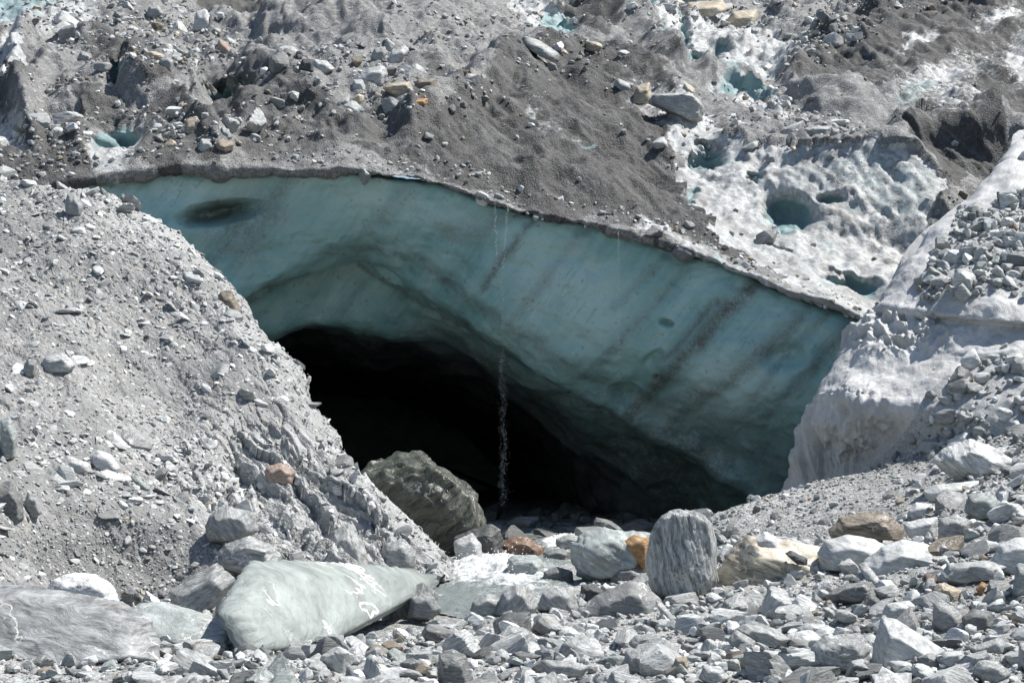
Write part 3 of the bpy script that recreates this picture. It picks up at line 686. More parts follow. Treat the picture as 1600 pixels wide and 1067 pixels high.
HEROES = []   # (object, px, py, short description)
def hero(poly, tint, label, cat='boulder', name='boulder', thick=.8, fy=.12, mat='h', fol=(0.3, .2, 0), level=5, d=None, extra=(), short=None, rough=1.0, front=.62, k=75, yaw=0.0, tiltd=0.0):
    poly = np.array(poly, float)
    c = poly.mean(0); wpx = np.ptp(poly[:, 0]); hpx = np.ptp(poly[:, 1])
    ib = poly[:, 1].argmax(); bx = np.mean(poly[poly[:, 1] > poly[:, 1].max() - .15 * hpx - 1, 0]); by = poly[ib, 1]
    if d is None:
        hit = cast(bx, min(by, 1090)); d = hit[0][1] if hit else 30
    W = thick * math.sqrt(wpx * hpx) / F * d
    poly = poly + np.where(poly[:, 1:2] > c[1] + .25 * hpx, 1, 0) * np.array([[0, .08 * hpx]])
    yw = lambda x, y=None: yaw * (x - c[0]) / wpx + (0 if y is None else tiltd * (c[1] - y) / hpx)
    pts = [P(poly[:, 0], poly[:, 1], d + .38 * W + yw(poly[:, 0], poly[:, 1]))]
    fr = c + (poly - c) * front + np.array([0, fy * hpx])
    pts.append(P(fr[:, 0], fr[:, 1], d - .12 * W + yw(fr[:, 0], fr[:, 1])))
    bk = c + (poly - c) * .72 + np.array([0, .06 * hpx])
    pts.append(P(bk[:, 0], bk[:, 1], d + .95 * W + yw(bk[:, 0])))
    for ex, ey, ed in extra: pts.append(P([ex], [ey], d + ed * W + yw(ex, ey)))
    pts = np.concatenate(pts)
    bm = bmesh.new()
    for q in pts: bm.verts.new(q)
    bmesh.ops.convex_hull(bm, input=bm.verts[:])
    bmesh.ops.dissolve_limit(bm, angle_limit=.06, verts=bm.verts[:], edges=bm.edges[:])
    bm.normal_update()
    ctr = .5 * (pts.max(0) + pts.min(0)); half = .5 * np.ptp(pts, axis=0)
    N = []; H = []
    for fc in bm.faces:
        n = np.array(fc.normal) * half; L = np.linalg.norm(n)
        h = np.dot(np.array(fc.normal), np.array(fc.verts[0].co) - ctr) / L
        N.append(n / L); H.append(max(h, .03))
    bm.free()
    D, f = ICO[level]
    v = D * radial(np.array(N), np.array(H), D, k)[:, None] * half
    size = float(half.max())
    Rm = np.array(Euler(fol).to_matrix())
    vl = v @ Rm                                  # into the foliation frame
    u = vl / size
    o = rng.uniform(0, 50, 3)
    am = (.07 * fbm(u * 1.5 + o, 4, 7) + .06 * fbm(u * np.array([1.4, 1.4, 8]) + o, 4, 8) + .035 * fbm(u * 5 + o, 3, 9)) * rough
    _, _, cid = worley(u * np.array([1.6, 1.6, 4]) + o + .3 * fbm(u * 2, 2, 4)[:, None], 3)
    am = am + (cid - .5) * .05 * rough
    vl = vl * (1 + am)[:, None]
    me = mesh_np(name, u * 0 + vl / size, f)
    ob = link(name, me, MATS[mat], None, True)
    ob.location = ctr; ob.rotation_euler = Euler(fol); ob.scale = (size,) * 3
    t = np.array(TINT[tint]) * rng.uniform(.94, 1.06)
    ob.color = (*t, 1)
    set_thing(ob, label, cat)
    HEROES.append((ob, c[0], c[1], wpx, hpx, short or label))
    return ob

# -- around the stream
hero([(545, 748), (572, 730), (625, 702), (655, 708), (706, 736), (746, 770), (762, 812), (766, 845), (705, 866), (655, 862), (600, 830), (552, 800)], 'olive',
     'huge dark foliated boulder with wet streaks and olive top, at the cave mouth', mat='f', fol=(.5, -.75, .2), thick=.75, fy=.03, front=.86, level=6, extra=[(690, 790, -.25), (600, 770, -.15)], short='huge dark boulder at the cave mouth', d=38.6, rough=1.7, k=120)
hero([(705, 838), (735, 832), (765, 818), (782, 826), (788, 862), (750, 872), (708, 872)], 'dark', 'dark wet wedge rock between the huge dark boulder and the rusty rock', 'rock', 'rock', short='dark wet wedge rock', d=38)
hero([(708, 845), (738, 832), (752, 850), (756, 872), (712, 872)], 'pale', 'small pale wet rock resting against the foot of the huge dark boulder', 'rock', 'rock', d=37.2, level=4)
hero([(655, 865), (690, 858), (705, 880), (700, 900), (668, 902)], 'mid', 'dark triangular rock at the edge of the white water, below the huge boulder', 'rock', 'rock', level=4)
hero([(782, 850), (800, 838), (826, 838), (850, 856), (852, 878), (790, 880)], 'rust', 'rusty reddish brown rock in the stream', 'rock', 'rock', short='rusty brown rock in the stream', rough=1.4, d=38.2)
hero([(792, 872), (805, 867), (838, 866), (850, 880), (850, 912), (792, 912)], 'green', 'pale green block standing in the white water with a mossy wet base', 'boulder', mat='s', short='pale green block in the white water', fol=(0, .1, 0))
hero([(848, 892), (870, 885), (895, 892), (898, 910), (848, 912)], 'mid', 'low wet grey rock awash beside the pale green block', 'rock', 'rock', level=4)
hero([(848, 862), (872, 856), (892, 862), (890, 878), (850, 880)], 'mid', 'smooth grey stone in the stream behind the low wet rock', 'rock', 'rock', level=4, d=37.5)
hero([(868, 842), (890, 833), (910, 840), (905, 856), (870, 858)], 'grey', 'grey stone at the mouth of the cave above the stream', 'rock', 'rock', level=4, d=39.5)
hero([(890, 850), (905, 832), (945, 823), (985, 828), (1018, 832), (1018, 885), (985, 905), (930, 908), (898, 895)], 'green', 'rounded pale green boulder touching the upright grooved boulder', mat='s', fol=(.4, .5, .3), thick=.8, fy=.1, short='rounded pale green boulder', extra=[(935, 870, -.22)], rough=1.5)
hero([(972, 845), (990, 836), (1014, 838), (1018, 880), (1004, 888), (980, 862)], 'orange', 'orange stained slab of rock leaning behind the upright grooved boulder', 'slab', 'stone_slab', level=4, d=32.7, thick=.5, fy=.05, short='orange stained slab')
hero([(953, 900), (965, 885), (990, 883), (1010, 895), (1008, 912), (955, 912)], 'mid', 'small dark purple grey rock in front of the rounded pale green boulder', 'rock', 'rock', level=4)
hero([(1006, 880), (1015, 835), (1032, 803), (1050, 795), (1090, 797), (1112, 812), (1120, 850), (1122, 900), (1100, 930), (1060, 940), (1020, 920)], 'grey', 'tall upright grooved boulder with rounded top, standing beside the tan boulder',
     mat='f', fol=(.1, 1.35, .2), thick=.7, fy=0, front=.86, level=6, short='tall upright grooved boulder', extra=[(1075, 880, -.28), (1085, 930, -.2)], rough=.9)
hero([(1100, 922), (1125, 880), (1168, 835), (1200, 838), (1285, 855), (1292, 885), (1320, 890), (1330, 918), (1250, 925), (1170, 930)], 'cream', 'broad tan yellow boulder with a dark shaded side, next to the upright boulder',
     mat='v', fol=(.2, .25, .1), thick=.7, fy=.18, level=6, d=29.9, short='broad tan boulder', extra=[(1172, 915, -.22), (1185, 862, .0)])
hero([(1178, 845), (1195, 829), (1212, 838), (1222, 855), (1212, 864), (1182, 858)], 'white', 'white angular rock lying on top of the tan boulder', 'rock', 'rock', d=30.05, level=4, short='white rock on the tan boulder')
hero([(1226, 864), (1235, 859), (1262, 872), (1262, 882), (1245, 880)], 'dark', 'small dark slab lying on the sunny face of the tan boulder', 'slab', 'stone_slab', d=29.55, level=4, thick=.9)
hero([(1292, 830), (1310, 808), (1350, 798), (1385, 800), (1412, 822), (1420, 842), (1380, 850), (1300, 842)], 'brown', 'brown layered boulder half buried below the grey gravel slope', mat='f', fol=(.2, .15, 0), short='brown layered boulder', thick=.8)
hero([(1276, 862), (1290, 842), (1325, 834), (1365, 842), (1400, 862), (1395, 888), (1330, 890), (1282, 886)], 'pale', 'long pale boulder just below the brown layered boulder', mat='s', fy=.2, short='long pale boulder')
hero([(1345, 880), (1375, 855), (1412, 842), (1450, 850), (1475, 868), (1440, 886), (1400, 900), (1352, 900)], 'pale', 'broad whitish slab below the brown boulder, sloping towards the rubble', 'slab', 'stone_slab', mat='s', fy=.25, thick=.9, short='broad whitish slab')
hero([(1285, 930), (1320, 912), (1362, 908), (1375, 930), (1350, 945), (1300, 938)], 'mid', 'dark wedge slab overhanging the shadow below the tan boulder', 'slab', 'stone_slab', fy=.0, short='dark wedge slab')
hero([(1338, 882), (1352, 876), (1382, 915), (1378, 924), (1366, 918)], 'pale', 'long narrow pale stone leaning on the dark wedge slab', 'rock', 'rock', level=4, thick=.6)
hero([(1362, 1032), (1366, 1000), (1378, 962), (1400, 966), (1440, 992), (1478, 1016), (1465, 1032), (1425, 1040), (1395, 1028)], 'pale', 'largest smooth pale slab in the lower rubble, tilted towards the viewer', 'slab', 'stone_slab', mat='s', fol=(.9, .3, .1), fy=.2, thick=.7, level=6, short='largest smooth pale slab', rough=.6)
hero([(1376, 962), (1385, 942), (1420, 938), (1432, 948), (1420, 970), (1402, 972)], 'pale', 'pale angular rock right behind the largest smooth pale slab', 'rock', 'rock', level=4)
hero([(1262, 1028), (1270, 1005), (1290, 992), (1315, 995), (1345, 988), (1362, 1012), (1360, 1040), (1320, 1050), (1275, 1046)], 'grey', 'blocky split boulder with a dark shaded corner beside the largest pale slab', short='blocky split boulder', thick=.8, extra=[(1300, 1030, -.2)])
hero([(1455, 720), (1475, 700), (1515, 685), (1555, 700), (1590, 722), (1585, 745), (1530, 755), (1500, 752), (1470, 735)], 'pale', 'big pale boulder with a black hollow under it, high on the gravel slope', mat='h', fol=(.6, .5, .2), fy=.0, thick=.7, level=6, short='big pale boulder above the gravel slope', d=33.4, front=.45)
hero([(1440, 770), (1460, 757), (1530, 750), (1552, 756), (1548, 772), (1500, 778), (1455, 782)], 'pale', 'long low whitish slab directly below the big pale boulder', 'slab', 'stone_slab', mat='s', level=4, fy=.2)
hero([(1505, 800), (1512, 772), (1545, 768), (1565, 785), (1555, 808), (1530, 812)], 'green', 'grey green rock with a tan side, below the long low whitish slab', 'rock', 'rock', level=4)
hero([(1418, 800), (1430, 784), (1455, 786), (1475, 806), (1440, 812), (1420, 812)], 'white', 'bright white wedge rock at the edge of the gravel slope', 'rock', 'rock', level=4, short='bright white wedge rock')
hero([(1410, 818), (1430, 812), (1465, 806), (1468, 840), (1440, 845), (1418, 836)], 'pale', 'pale faceted block beneath the bright white wedge rock', 'rock', 'rock', level=4)
hero([(1466, 810), (1490, 804), (1520, 812), (1515, 840), (1465, 845)], 'grey', 'cracked grey block between the pale faceted block and the grey green rock', 'rock', 'rock', level=4)
hero([(1535, 890), (1560, 850), (1590, 838), (1640, 842), (1650, 880), (1590, 900)], 'pale', 'large pale boulder cut by the frame edge with a brown tip', mat='s', short='large pale boulder at the frame edge')
hero([(1460, 905), (1480, 880), (1540, 875), (1575, 885), (1560, 905), (1500, 915)], 'grey', 'wide flat grey slab overhanging a dark gap among the rubble', 'slab', 'stone_slab', fy=.05, thick=.9)
hero([(1580, 930), (1588, 880), (1620, 878), (1625, 935)], 'green', 'greenish upright slab at the very edge of the picture', 'slab', 'stone_slab', level=4)
hero([(1456, 975), (1458, 940), (1470, 935), (1500, 955), (1508, 972), (1480, 985), (1472, 985)], 'grey', 'pointed grey boulder with a dark underside, up the slope from the largest pale slab', level=4, short='pointed grey boulder')
hero([(1502, 965), (1520, 950), (1550, 955), (1555, 978), (1530, 985), (1508, 982)], 'mid', 'blunt greenish grey rock next to the pointed grey boulder', 'rock', 'rock', level=4)
hero([(1512, 1012), (1560, 995), (1575, 1005), (1572, 1020), (1525, 1026)], 'grey', 'flat striped slab with two cracks near the corner of the rubble', 'slab', 'stone_slab', level=4)
hero([(1463, 1030), (1475, 1018), (1505, 1015), (1512, 1035), (1480, 1042)], 'pale', 'rounded pale stone below the flat striped slab', 'rock', 'rock', level=4, mat='s')
hero([(1518, 1048), (1530, 1030), (1560, 1032), (1582, 1052), (1570, 1068), (1535, 1066)], 'grey', 'big smooth grey cobble near the bottom corner of the rubble', 'boulder', mat='h', level=4)
hero([(1590, 1040), (1592, 1005), (1625, 1000), (1630, 1045)], 'pale', 'pale rock cut off by the frame beside a deep shadow', 'rock', 'rock', level=4)
# -- lower left
hero([(-60, 1060), (-60, 905), (0, 908), (60, 915), (130, 925), (190, 940), (240, 968), (256, 1005), (250, 1022), (190, 1030), (120, 1042), (40, 1062)], 'slate', 'enormous banded grey boulder with pale veins and a mossy dark underside in the corner', mat='v', fol=(.25, .22, .1), thick=.4, fy=.04, tiltd=1.3, k=110, level=6, d=23.8, short='enormous banded boulder', front=.7, extra=[(170, 990, -.2), (60, 985, -.2)], rough=1.2)
hero([(-60, 1090), (0, 1066), (60, 1054), (150, 1056), (210, 1066), (215, 1090)], 'grey', 'flat dark grey slab along the bottom edge below the banded boulder', 'slab', 'stone_slab', d=22.5, fy=.1)
hero([(68, 925), (85, 903), (115, 894), (150, 897), (178, 915), (190, 945), (120, 955)], 'white', 'rounded white boulder resting behind the banded boulder', fy=.15, short='rounded white boulder', d=27.6)
hero([(196, 955), (215, 940), (250, 937), (290, 948), (330, 962), (362, 980), (358, 1010), (300, 1012), (240, 990)], 'green', 'smooth pale green flat slab between the banded boulder and the veined boulder', 'slab', 'stone_slab', mat='s', fy=.05, front=.85, tiltd=1.0, thick=.4, d=25.5, short='smooth pale green slab', rough=.5)
hero([(262, 925), (300, 900), (340, 878), (368, 905), (345, 940), (310, 962), (268, 945)], 'grey', 'square grey block with a sharp upper corner at the foot of the gravel hollow', 'boulder', mat='h', fol=(0, -.5, .2), fy=.12, d=28.2, short='square grey block')
hero([(336, 955), (365, 905), (388, 876), (450, 873), (560, 880), (650, 886), (690, 898), (690, 915), (640, 938), (580, 965), (530, 990), (480, 1005), (420, 1012), (372, 1016), (358, 990)], 'slab', 'huge pale green boulder with white veins and a shaded end, beside the stream', mat='s', fol=(.5, .2, .1), thick=.45, fy=.06, front=.8, k=150, tiltd=1.9, level=6, d=26.4, yaw=4.2, short='huge veined boulder', rough=.32)
hero([(595, 965), (605, 935), (640, 915), (665, 908), (685, 930), (692, 955), (650, 972), (602, 975)], 'mid', 'dark jagged rock with a pale front slab at the near edge of the stream', short='dark jagged rock by the stream', fol=(.2, 1.2, .1), rough=1.4, d=28.2)
hero([(636, 962), (642, 932), (672, 925), (690, 950), (675, 965)], 'grey', 'grey slab leaning on the front of the dark jagged rock', 'slab', 'stone_slab', level=4, thick=.5, d=27.9)
hero([(770, 955), (785, 925), (808, 910), (828, 920), (842, 948), (830, 965), (785, 965)], 'grey', 'rounded grey rock splashed by the white water', fol=(.2, -.9, .2), level=5, short='rounded splashed rock')
hero([(730, 965), (738, 940), (762, 925), (785, 935), (780, 965)], 'grey', 'striped slab sloping down beside the rounded splashed rock', 'slab', 'stone_slab', level=4)
hero([(835, 950), (848, 925), (872, 916), (895, 925), (905, 948), (880, 958)], 'grey', 'fractured grey rock with brown cracks at the foot of the rapids', 'rock', 'rock', level=4, fol=(.3, 1, .2))
hero([(890, 958), (930, 930), (985, 906), (1008, 910), (1035, 938), (1035, 955), (960, 962)], 'mid', 'wide flat triangular slab with a smooth grey top below the green boulder', 'slab', 'stone_slab', mat='s', fy=.22, thick=.8, short='wide flat triangular slab')
hero([(904, 938), (908, 914), (925, 912), (945, 922), (938, 940)], 'dark', 'dark angular rock lying on the upper end of the triangular slab', 'rock', 'rock', level=4)
hero([(683, 1070), (684, 1018), (708, 1012), (728, 1022), (742, 1068), (742, 1090), (683, 1090)], 'mid', 'upright dark grey stone with a square top at the bottom edge', 'rock', 'rock', level=5, d=21.6, fol=(0, .1, .2), thick=.8, short='upright dark stone at the bottom edge')
hero([(840, 1048), (848, 1030), (890, 1032), (925, 1040), (910, 1056), (860, 1060)], 'grey', 'long split slab with a pale top lying in the middle of the rubble', 'slab', 'stone_slab', level=4)
hero([(970, 1038), (980, 1018), (1000, 1012), (1018, 1028), (1015, 1052), (990, 1050)], 'grey', 'round grey boulder streaked with white in the middle of the rubble', 'rock', 'rock', level=4, short='round streaked boulder')
hero([(980, 1004), (992, 992), (1025, 988), (1030, 1004), (1015, 1020), (990, 1014)], 'grey', 'chunky block with a dark shaded front above the round streaked boulder', 'rock', 'rock', level=4)
hero([(1022, 936), (1034, 940), (1052, 962), (1045, 972), (1034, 962)], 'pale', 'long pale bar of rock leaning below the upright boulder', 'rock', 'rock', level=4, thick=.6)
hero([(1135, 1000), (1150, 982), (1182, 1002), (1180, 1018), (1155, 1020)], 'grey', 'grey prism of rock with a flat top, mid rubble below the tan boulder', 'rock', 'rock', level=4)
hero([(1148, 982), (1165, 974), (1205, 980), (1238, 998), (1220, 1012), (1180, 1006)], 'grey', 'large striped rock lying on its side below the tan boulder', 'boulder', level=5, fol=(.2, .4, .2))
hero([(1180, 1028), (1195, 1014), (1230, 1018), (1248, 1034), (1240, 1044), (1195, 1042)], 'pale', 'smooth pale oval slab in front of the blocky split boulder', 'slab', 'stone_slab', level=4, mat='s')
hero([(1090, 1060), (1100, 1038), (1125, 1040), (1142, 1058), (1120, 1072)], 'pale', 'pale banded cobble near the bottom edge, under the grey prism', 'rock', 'rock', level=4)
hero([(1050, 1045), (1055, 1026), (1072, 1024), (1078, 1040), (1068, 1050)], 'tan', 'small cream coloured cobble among grey rubble near the bottom edge', 'rock', 'rock', level=4)
hero([(1340, 948), (1360, 922), (1378, 940), (1372, 952)], 'mid', 'dark leaf shaped rock standing in the gap behind the largest pale slab', 'rock', 'rock', level=4)
hero([(1245, 985), (1258, 972), (1290, 975), (1318, 988), (1290, 996), (1255, 996)], 'pale', 'mottled whitish rock behind the blocky split boulder', 'rock', 'rock', level=4)
hero([(1440, 905), (1446, 895), (1462, 900), (1470, 912), (1455, 918)], 'rust', 'small rust red rock in a gap of the upper rubble', 'rock', 'rock', level=4)
hero([(1524, 920), (1534, 908), (1543, 912), (1538, 924), (1530, 930)], 'orange', 'small orange pink stone in the rubble below the flat overhanging slab', 'rock', 'rock', level=4)
# -- left slope
hero([(100, 318), (106, 302), (118, 302), (131, 322), (127, 337), (103, 334)], 'grey', 'lone upright rock on the crest of the moraine slope', 'rock', 'rock', level=4, short='lone rock on the slope crest')
hero([(340, 470), (343, 455), (362, 453), (378, 485), (374, 500), (356, 492)], 'brown', 'brownish block jutting from the edge of the slope against the blue ice', 'rock', 'rock', level=4, d=39.6)
hero([(62, 574), (70, 558), (100, 550), (120, 570), (112, 580), (70, 582)], 'pale', 'pale flat slab sticking out of the middle of the gravel slope', 'slab', 'stone_slab', level=4, short='pale slab in the gravel slope')
hero([(36, 572), (44, 560), (58, 562), (56, 588), (38, 590)], 'grey', 'grey block beside the pale slab on the gravel slope', 'rock', 'rock', level=4)
hero([(410, 745), (415, 730), (440, 722), (462, 735), (460, 756), (425, 756)], 'pink', 'pinkish brown rock perched on the grey outcrop', 'rock', 'rock', level=4, short='pinkish rock on the outcrop')
hero([(138, 718), (152, 702), (172, 708), (190, 732), (172, 742), (148, 732)], 'white', 'bright whitish boulder above the gravel hollow', 'rock', 'rock', level=4, short='whitish boulder above the hollow')
hero([(90, 722), (105, 710), (140, 724), (146, 738), (120, 740)], 'pale', 'long cream slab next to the whitish boulder above the hollow', 'slab', 'stone_slab', level=4)
hero([(-15, 800), (-15, 755), (18, 750), (36, 775), (38, 808), (10, 818)], 'mid', 'big dark grey boulder at the edge of the frame above the gravel hollow', 'boulder', level=5)
hero([(36, 790), (44, 768), (58, 772), (66, 800), (48, 808)], 'grey', 'dark pointed rock leaning on the boulder at the frame edge', 'rock', 'rock', level=4)
hero([(203, 745), (212, 741), (238, 762), (232, 768), (215, 760)], 'green', 'pale turquoise green slab lying in the stones of the slope', 'slab', 'stone_slab', level=4)
hero([(320, 822), (330, 800), (355, 790), (395, 800), (405, 830), (360, 845), (325, 842)], 'grey', 'big grey rib of rock at the lower end of the outcrop', 'boulder', fol=(.3, .8, 0), short='big grey rib of rock', d=31.2)
hero([(325, 880), (350, 850), (385, 838), (430, 850), (440, 878), (385, 895)], 'grey', 'tan stained boulder on the outcrop just above the veined boulder', 'boulder', mat='v', d=30.6)
hero([(500, 872), (520, 830), (545, 815), (570, 850), (575, 885), (530, 888)], 'grey', 'steep splintered slab at the foot of the outcrop near the stream', 'slab', 'stone_slab', fol=(.2, 1.1, 0), mat='h', d=32.6, rough=1.4)
hero([(590, 885), (600, 850), (630, 840), (650, 865), (648, 888)], 'grey', 'pale grey block ending the outcrop at the water', 'rock', 'rock', level=4, d=33.2)
hero([(0, 700), (0, 655), (15, 648), (28, 680), (24, 712), (5, 718)], 'green', 'greenish grey boulder cut by the frame edge in the slope', 'rock', 'rock', level=4)
# -- on the glacier
GL = ['glacier_surface']
def gh(poly, tint, label, cat='rock', name='rock', **kw):
    p = np.array(poly, float); bx = p[:, 0].mean(); by = p[:, 1].max()
    hit = cast(bx, by, GL)
    kw.setdefault('level', 4)
    return hero(poly, tint, label, cat, name, d=hit[0][1] + .2 if hit else 60, **kw)
gh([(578, 90), (585, 76), (602, 72), (606, 82), (596, 96), (582, 96)], 'grey', 'grey block paired with a longer block high on the debris mound')
gh([(600, 98), (612, 80), (632, 70), (640, 78), (625, 96), (606, 102)], 'pale', 'long pale block leaning over a shadow high on the debris mound')
gh([(555, 124), (575, 106), (600, 102), (606, 114), (600, 132), (565, 134)], 'pale', 'large pale flat rock in the middle of the debris mound', short='large pale rock on the debris mound')
gh([(596, 138), (606, 130), (640, 128), (650, 142), (640, 150), (616, 152)], 'tan', 'tan slab casting a black shadow on the debris mound', 'slab', 'stone_slab', fy=0, short='tan slab on the debris mound')
gh([(634, 164), (642, 156), (668, 153), (668, 162), (650, 169)], 'orange', 'thin orange brown slab below the tan slab', 'slab', 'stone_slab')
gh([(646, 134), (652, 124), (680, 122), (682, 136), (660, 140)], 'brown', 'dark brown rock to the side of the tan slab on the mound')
gh([(548, 140), (552, 124), (566, 124), (574, 140), (560, 148)], 'pale', 'upright pale rock beside the large pale rock on the mound')
gh([(814, 66), (818, 55), (845, 64), (875, 84), (872, 96), (850, 88), (820, 74)], 'grey', 'long dark edged slab near the blue ice pools', 'slab', 'stone_slab', short='long slab by the ice pools')
gh([(872, 80), (880, 76), (892, 84), (886, 90)], 'tan', 'small tan stone at the end of the long dark edged slab')
gh([(1012, 162), (1018, 148), (1050, 146), (1085, 150), (1100, 166), (1098, 186), (1080, 190), (1045, 176)], 'grey', 'huge flat table slab with a black shaded front on the glacier', 'slab', 'stone_slab', level=5, fy=-.05, front=.85, mat='s', fol=(.1, .2, 0), short='huge table slab on the glacier', thick=1.2)
gh([(985, 160), (995, 135), (1015, 128), (1020, 150), (1010, 166)], 'tan', 'tan grey plate lying against the table slab', 'slab', 'stone_slab', thick=1.2)
gh([(958, 132), (965, 122), (990, 132), (988, 146), (972, 146)], 'grey', 'broken rock up the slope from the tan grey plate')
for q, lb in [([(1255, 202), (1268, 196), (1300, 198), (1298, 210), (1265, 212)], 'flat brown edged rock at the top of the stone cluster on the ice'), ([(1294, 214), (1300, 200), (1312, 202), (1312, 216)], 'dark cube of rock in the middle of the stone cluster on the ice'),
              ([(1310, 220), (1316, 208), (1328, 206), (1334, 220), (1320, 226)], 'pale facet rock at the centre of the stone cluster on the ice'), ([(1318, 232), (1324, 218), (1336, 220), (1340, 232), (1328, 238)], 'wedge rock at the lowest point of the stone cluster on the ice'),
              ([(1338, 234), (1342, 220), (1358, 218), (1362, 234)], 'block at the gravel mound end of the stone cluster on the ice'), ([(1298, 234), (1302, 222), (1314, 222), (1318, 232)], 'rounded rock low in the stone cluster beside the wedge rock')]:
    gh(q, 'grey', lb)
gh([(1194, 248), (1200, 238), (1212, 240), (1216, 256), (1206, 260)], 'grey', 'solitary upright rock above the white rotten ice')
gh([(1212, 246), (1220, 238), (1244, 240), (1244, 248), (1222, 250)], 'pale', 'flat pale rock beside the solitary upright rock on the ice')
gh([(336, 80), (342, 60), (354, 66), (370, 84), (350, 88)], 'pink', 'pointed tan pink rock on the upper debris slope')
gh([(246, 108), (250, 92), (262, 88), (272, 96), (268, 112), (254, 114)], 'grey', 'grey boulder overhanging its shadow on the upper debris slope', fy=0)
gh([(228, 26), (232, 10), (248, 8), (256, 22), (244, 32)], 'grey', 'dark topped boulder near the top edge on the debris slope', fy=0)
gh([(300, 46), (306, 18), (322, 14), (336, 40), (326, 50)], 'pale', 'large pale slab standing upright on the upper debris slope', 'slab', 'stone_slab')
gh([(286, 206), (290, 186), (308, 181), (322, 206), (304, 212)], 'tan', 'tan flat slab above the black hole in the debris', 'slab', 'stone_slab', fy=.25)
gh([(326, 216), (332, 196), (340, 196), (344, 220)], 'mid', 'dark split rock standing close to the ice edge, first of two')
gh([(342, 220), (346, 198), (358, 202), (364, 222)], 'grey', 'pale topped split rock standing beside the dark split rock')
gh([(308, 236), (314, 216), (332, 218), (338, 236), (322, 242)], 'pale', 'pale block in front of the split rocks near the ice edge')
gh([(465, 108), (472, 92), (490, 92), (490, 112)], 'dark', 'black faced boulder under a pale slab on the ridge of debris')
gh([(486, 110), (490, 92), (512, 96), (524, 108), (508, 116)], 'pale', 'pale tilted slab beside the black faced boulder on the ridge', 'slab', 'stone_slab')
gh([(120, 92), (126, 80), (142, 84), (146, 96), (130, 98)], 'grey', 'rounded grey boulder on the moraine at the upper corner')
gh([(326, 262), (330, 244), (342, 244), (344, 262)], 'brown', 'brown stone stuck in the lip of the ice cliff')
gh([(850, 298), (856, 292), (868, 294), (866, 300)], 'pale', 'pale flat stone perched on the dirty lip above the cave')
gh([(1326, 54), (1332, 40), (1346, 36), (1354, 46), (1348, 56)], 'pale', 'pale boulder at the tip of the dark ice hump')
gh([(1128, 38), (1145, 18), (1184, 14), (1186, 30), (1160, 42)], 'tan', 'wide pinkish tan slab at the top of the glacier', 'slab', 'stone_slab', mat='s', fy=.25, thick=1.4, rough=.5)
gh([(1060, 22), (1075, 4), (1130, 0), (1140, 14), (1110, 26)], 'tan', 'second broad tan slab beside the gravel at the top edge', 'slab', 'stone_slab', mat='s', fy=.25, thick=1.4, rough=.5)
gh([(1168, 54), (1174, 44), (1186, 46), (1188, 56)], 'grey', 'grey boulder just below the wide tan slab')
# ------------------------------------------------------------------ loose rocks scattered over the setting
UNITS = {}
KINDS = ['slab', 'slab', 'block', 'block', 'block', 'slab', 'block', 'round', 'slab', 'block', 'slab', 'slab']
UMESH = [mesh_np('rock', *rock_unit(100 + k, 4, kd)) for k, kd in enumerate(KINDS)]
for m in UMESH:
    m.materials.append(M_rock); m.polygons.foreach_set('use_smooth', np.full(len(m.polygons), True))
    m.set_sharp_from_angle(angle=math.radians(28))

def tri_samples(name, dens, nmax):
    """random points on a surface with density dens(px,py) per m2"""
    g = SURF[name]
    p00 = g[:-1, :-1]; p10 = g[1:, :-1]; p01 = g[:-1, 1:]
    nr = np.cross(p10 - p00, p01 - p00); ar = np.linalg.norm(nr, axis=-1)
    c = .25 * (p00 + p10 + p01 + g[1:, 1:])
    px, py, d = proj(c)
    nr = nr / (ar[..., None] + 1e-12); nr = face_cam(nr, c)
    ok = (d > 15) & (px > -260) & (px < 1860) & (py > -60) & (py < 1180)
    w = np.where(ok, dens(px, py, c) * ar, 0).ravel()
    tot = w.sum(); n = int(min(nmax, tot))
    if n == 0: return None
    idx = rng.choice(len(w), n, p=w / tot)
    u, v = rng.uniform(size=(2, n, 1))
    pos = p00.reshape(-1, 3)[idx] + u * (p10 - p00).reshape(-1, 3)[idx] + v * (p01 - p00).reshape(-1, 3)[idx]
    return pos, nr.reshape(-1, 3)[idx]

CAND = []   # dict arrays
def scatter(name, dens, nmax, smin, smax, power, palette, flat=(.32, .7), up=.55, sink=.25, kinds=None, region='', tilt=.35):
    r = tri_samples(name, dens, nmax)
    if r is None: return
    pos, nr = r; n = len(pos)
    u = rng.uniform(size=n)
    a = 1 - power
    s = (smin ** a + u * (smax ** a - smin ** a)) ** (1 / a)      # half length
    sc = np.stack([s, s * rng.uniform(.55, .95, n), s * rng.uniform(flat[0], flat[1], n)], 1)
    z = nr * (1 - up) + np.array([0, 0, up]); z += rng.normal(0, tilt, (n, 3)); z /= np.linalg.norm(z, axis=1)[:, None]
    x = rng.normal(size=(n, 3)); x -= z * np.sum(x * z, 1)[:, None]; x /= np.linalg.norm(x, axis=1)[:, None]
    y = np.cross(z, x)
    Rm = np.stack([x, y, z], 2)
    names = list(palette); pr = np.array([palette[k] for k in names], float); pr /= pr.sum()
    tk = rng.choice(len(names), n, p=pr)
    tint = np.array([TINT[k] for k in names])[tk] * rng.uniform(.8, 1.12, (n, 1))
    kd = rng.choice(kinds or list(range(len(KINDS))), n)
    pos = pos + nr * (sc[:, 2] * (1 - 2 * sink) * .8)[:, None]
    for i in range(n): CAND.append((pos[i], Rm[i], sc[i], tint[i], names[tk[i]], int(kd[i]), region))

mainpal = dict(grey=5, pale=5, mid=1.8, green=.7, white=.5, tan=.12, brown=.15, rust=.03)
bankpal = dict(grey=4, pale=6, mid=.8, white=.4, tan=.08)
glpal = dict(grey=5, pale=4, mid=2, tan=.5, brown=.8, white=.6)
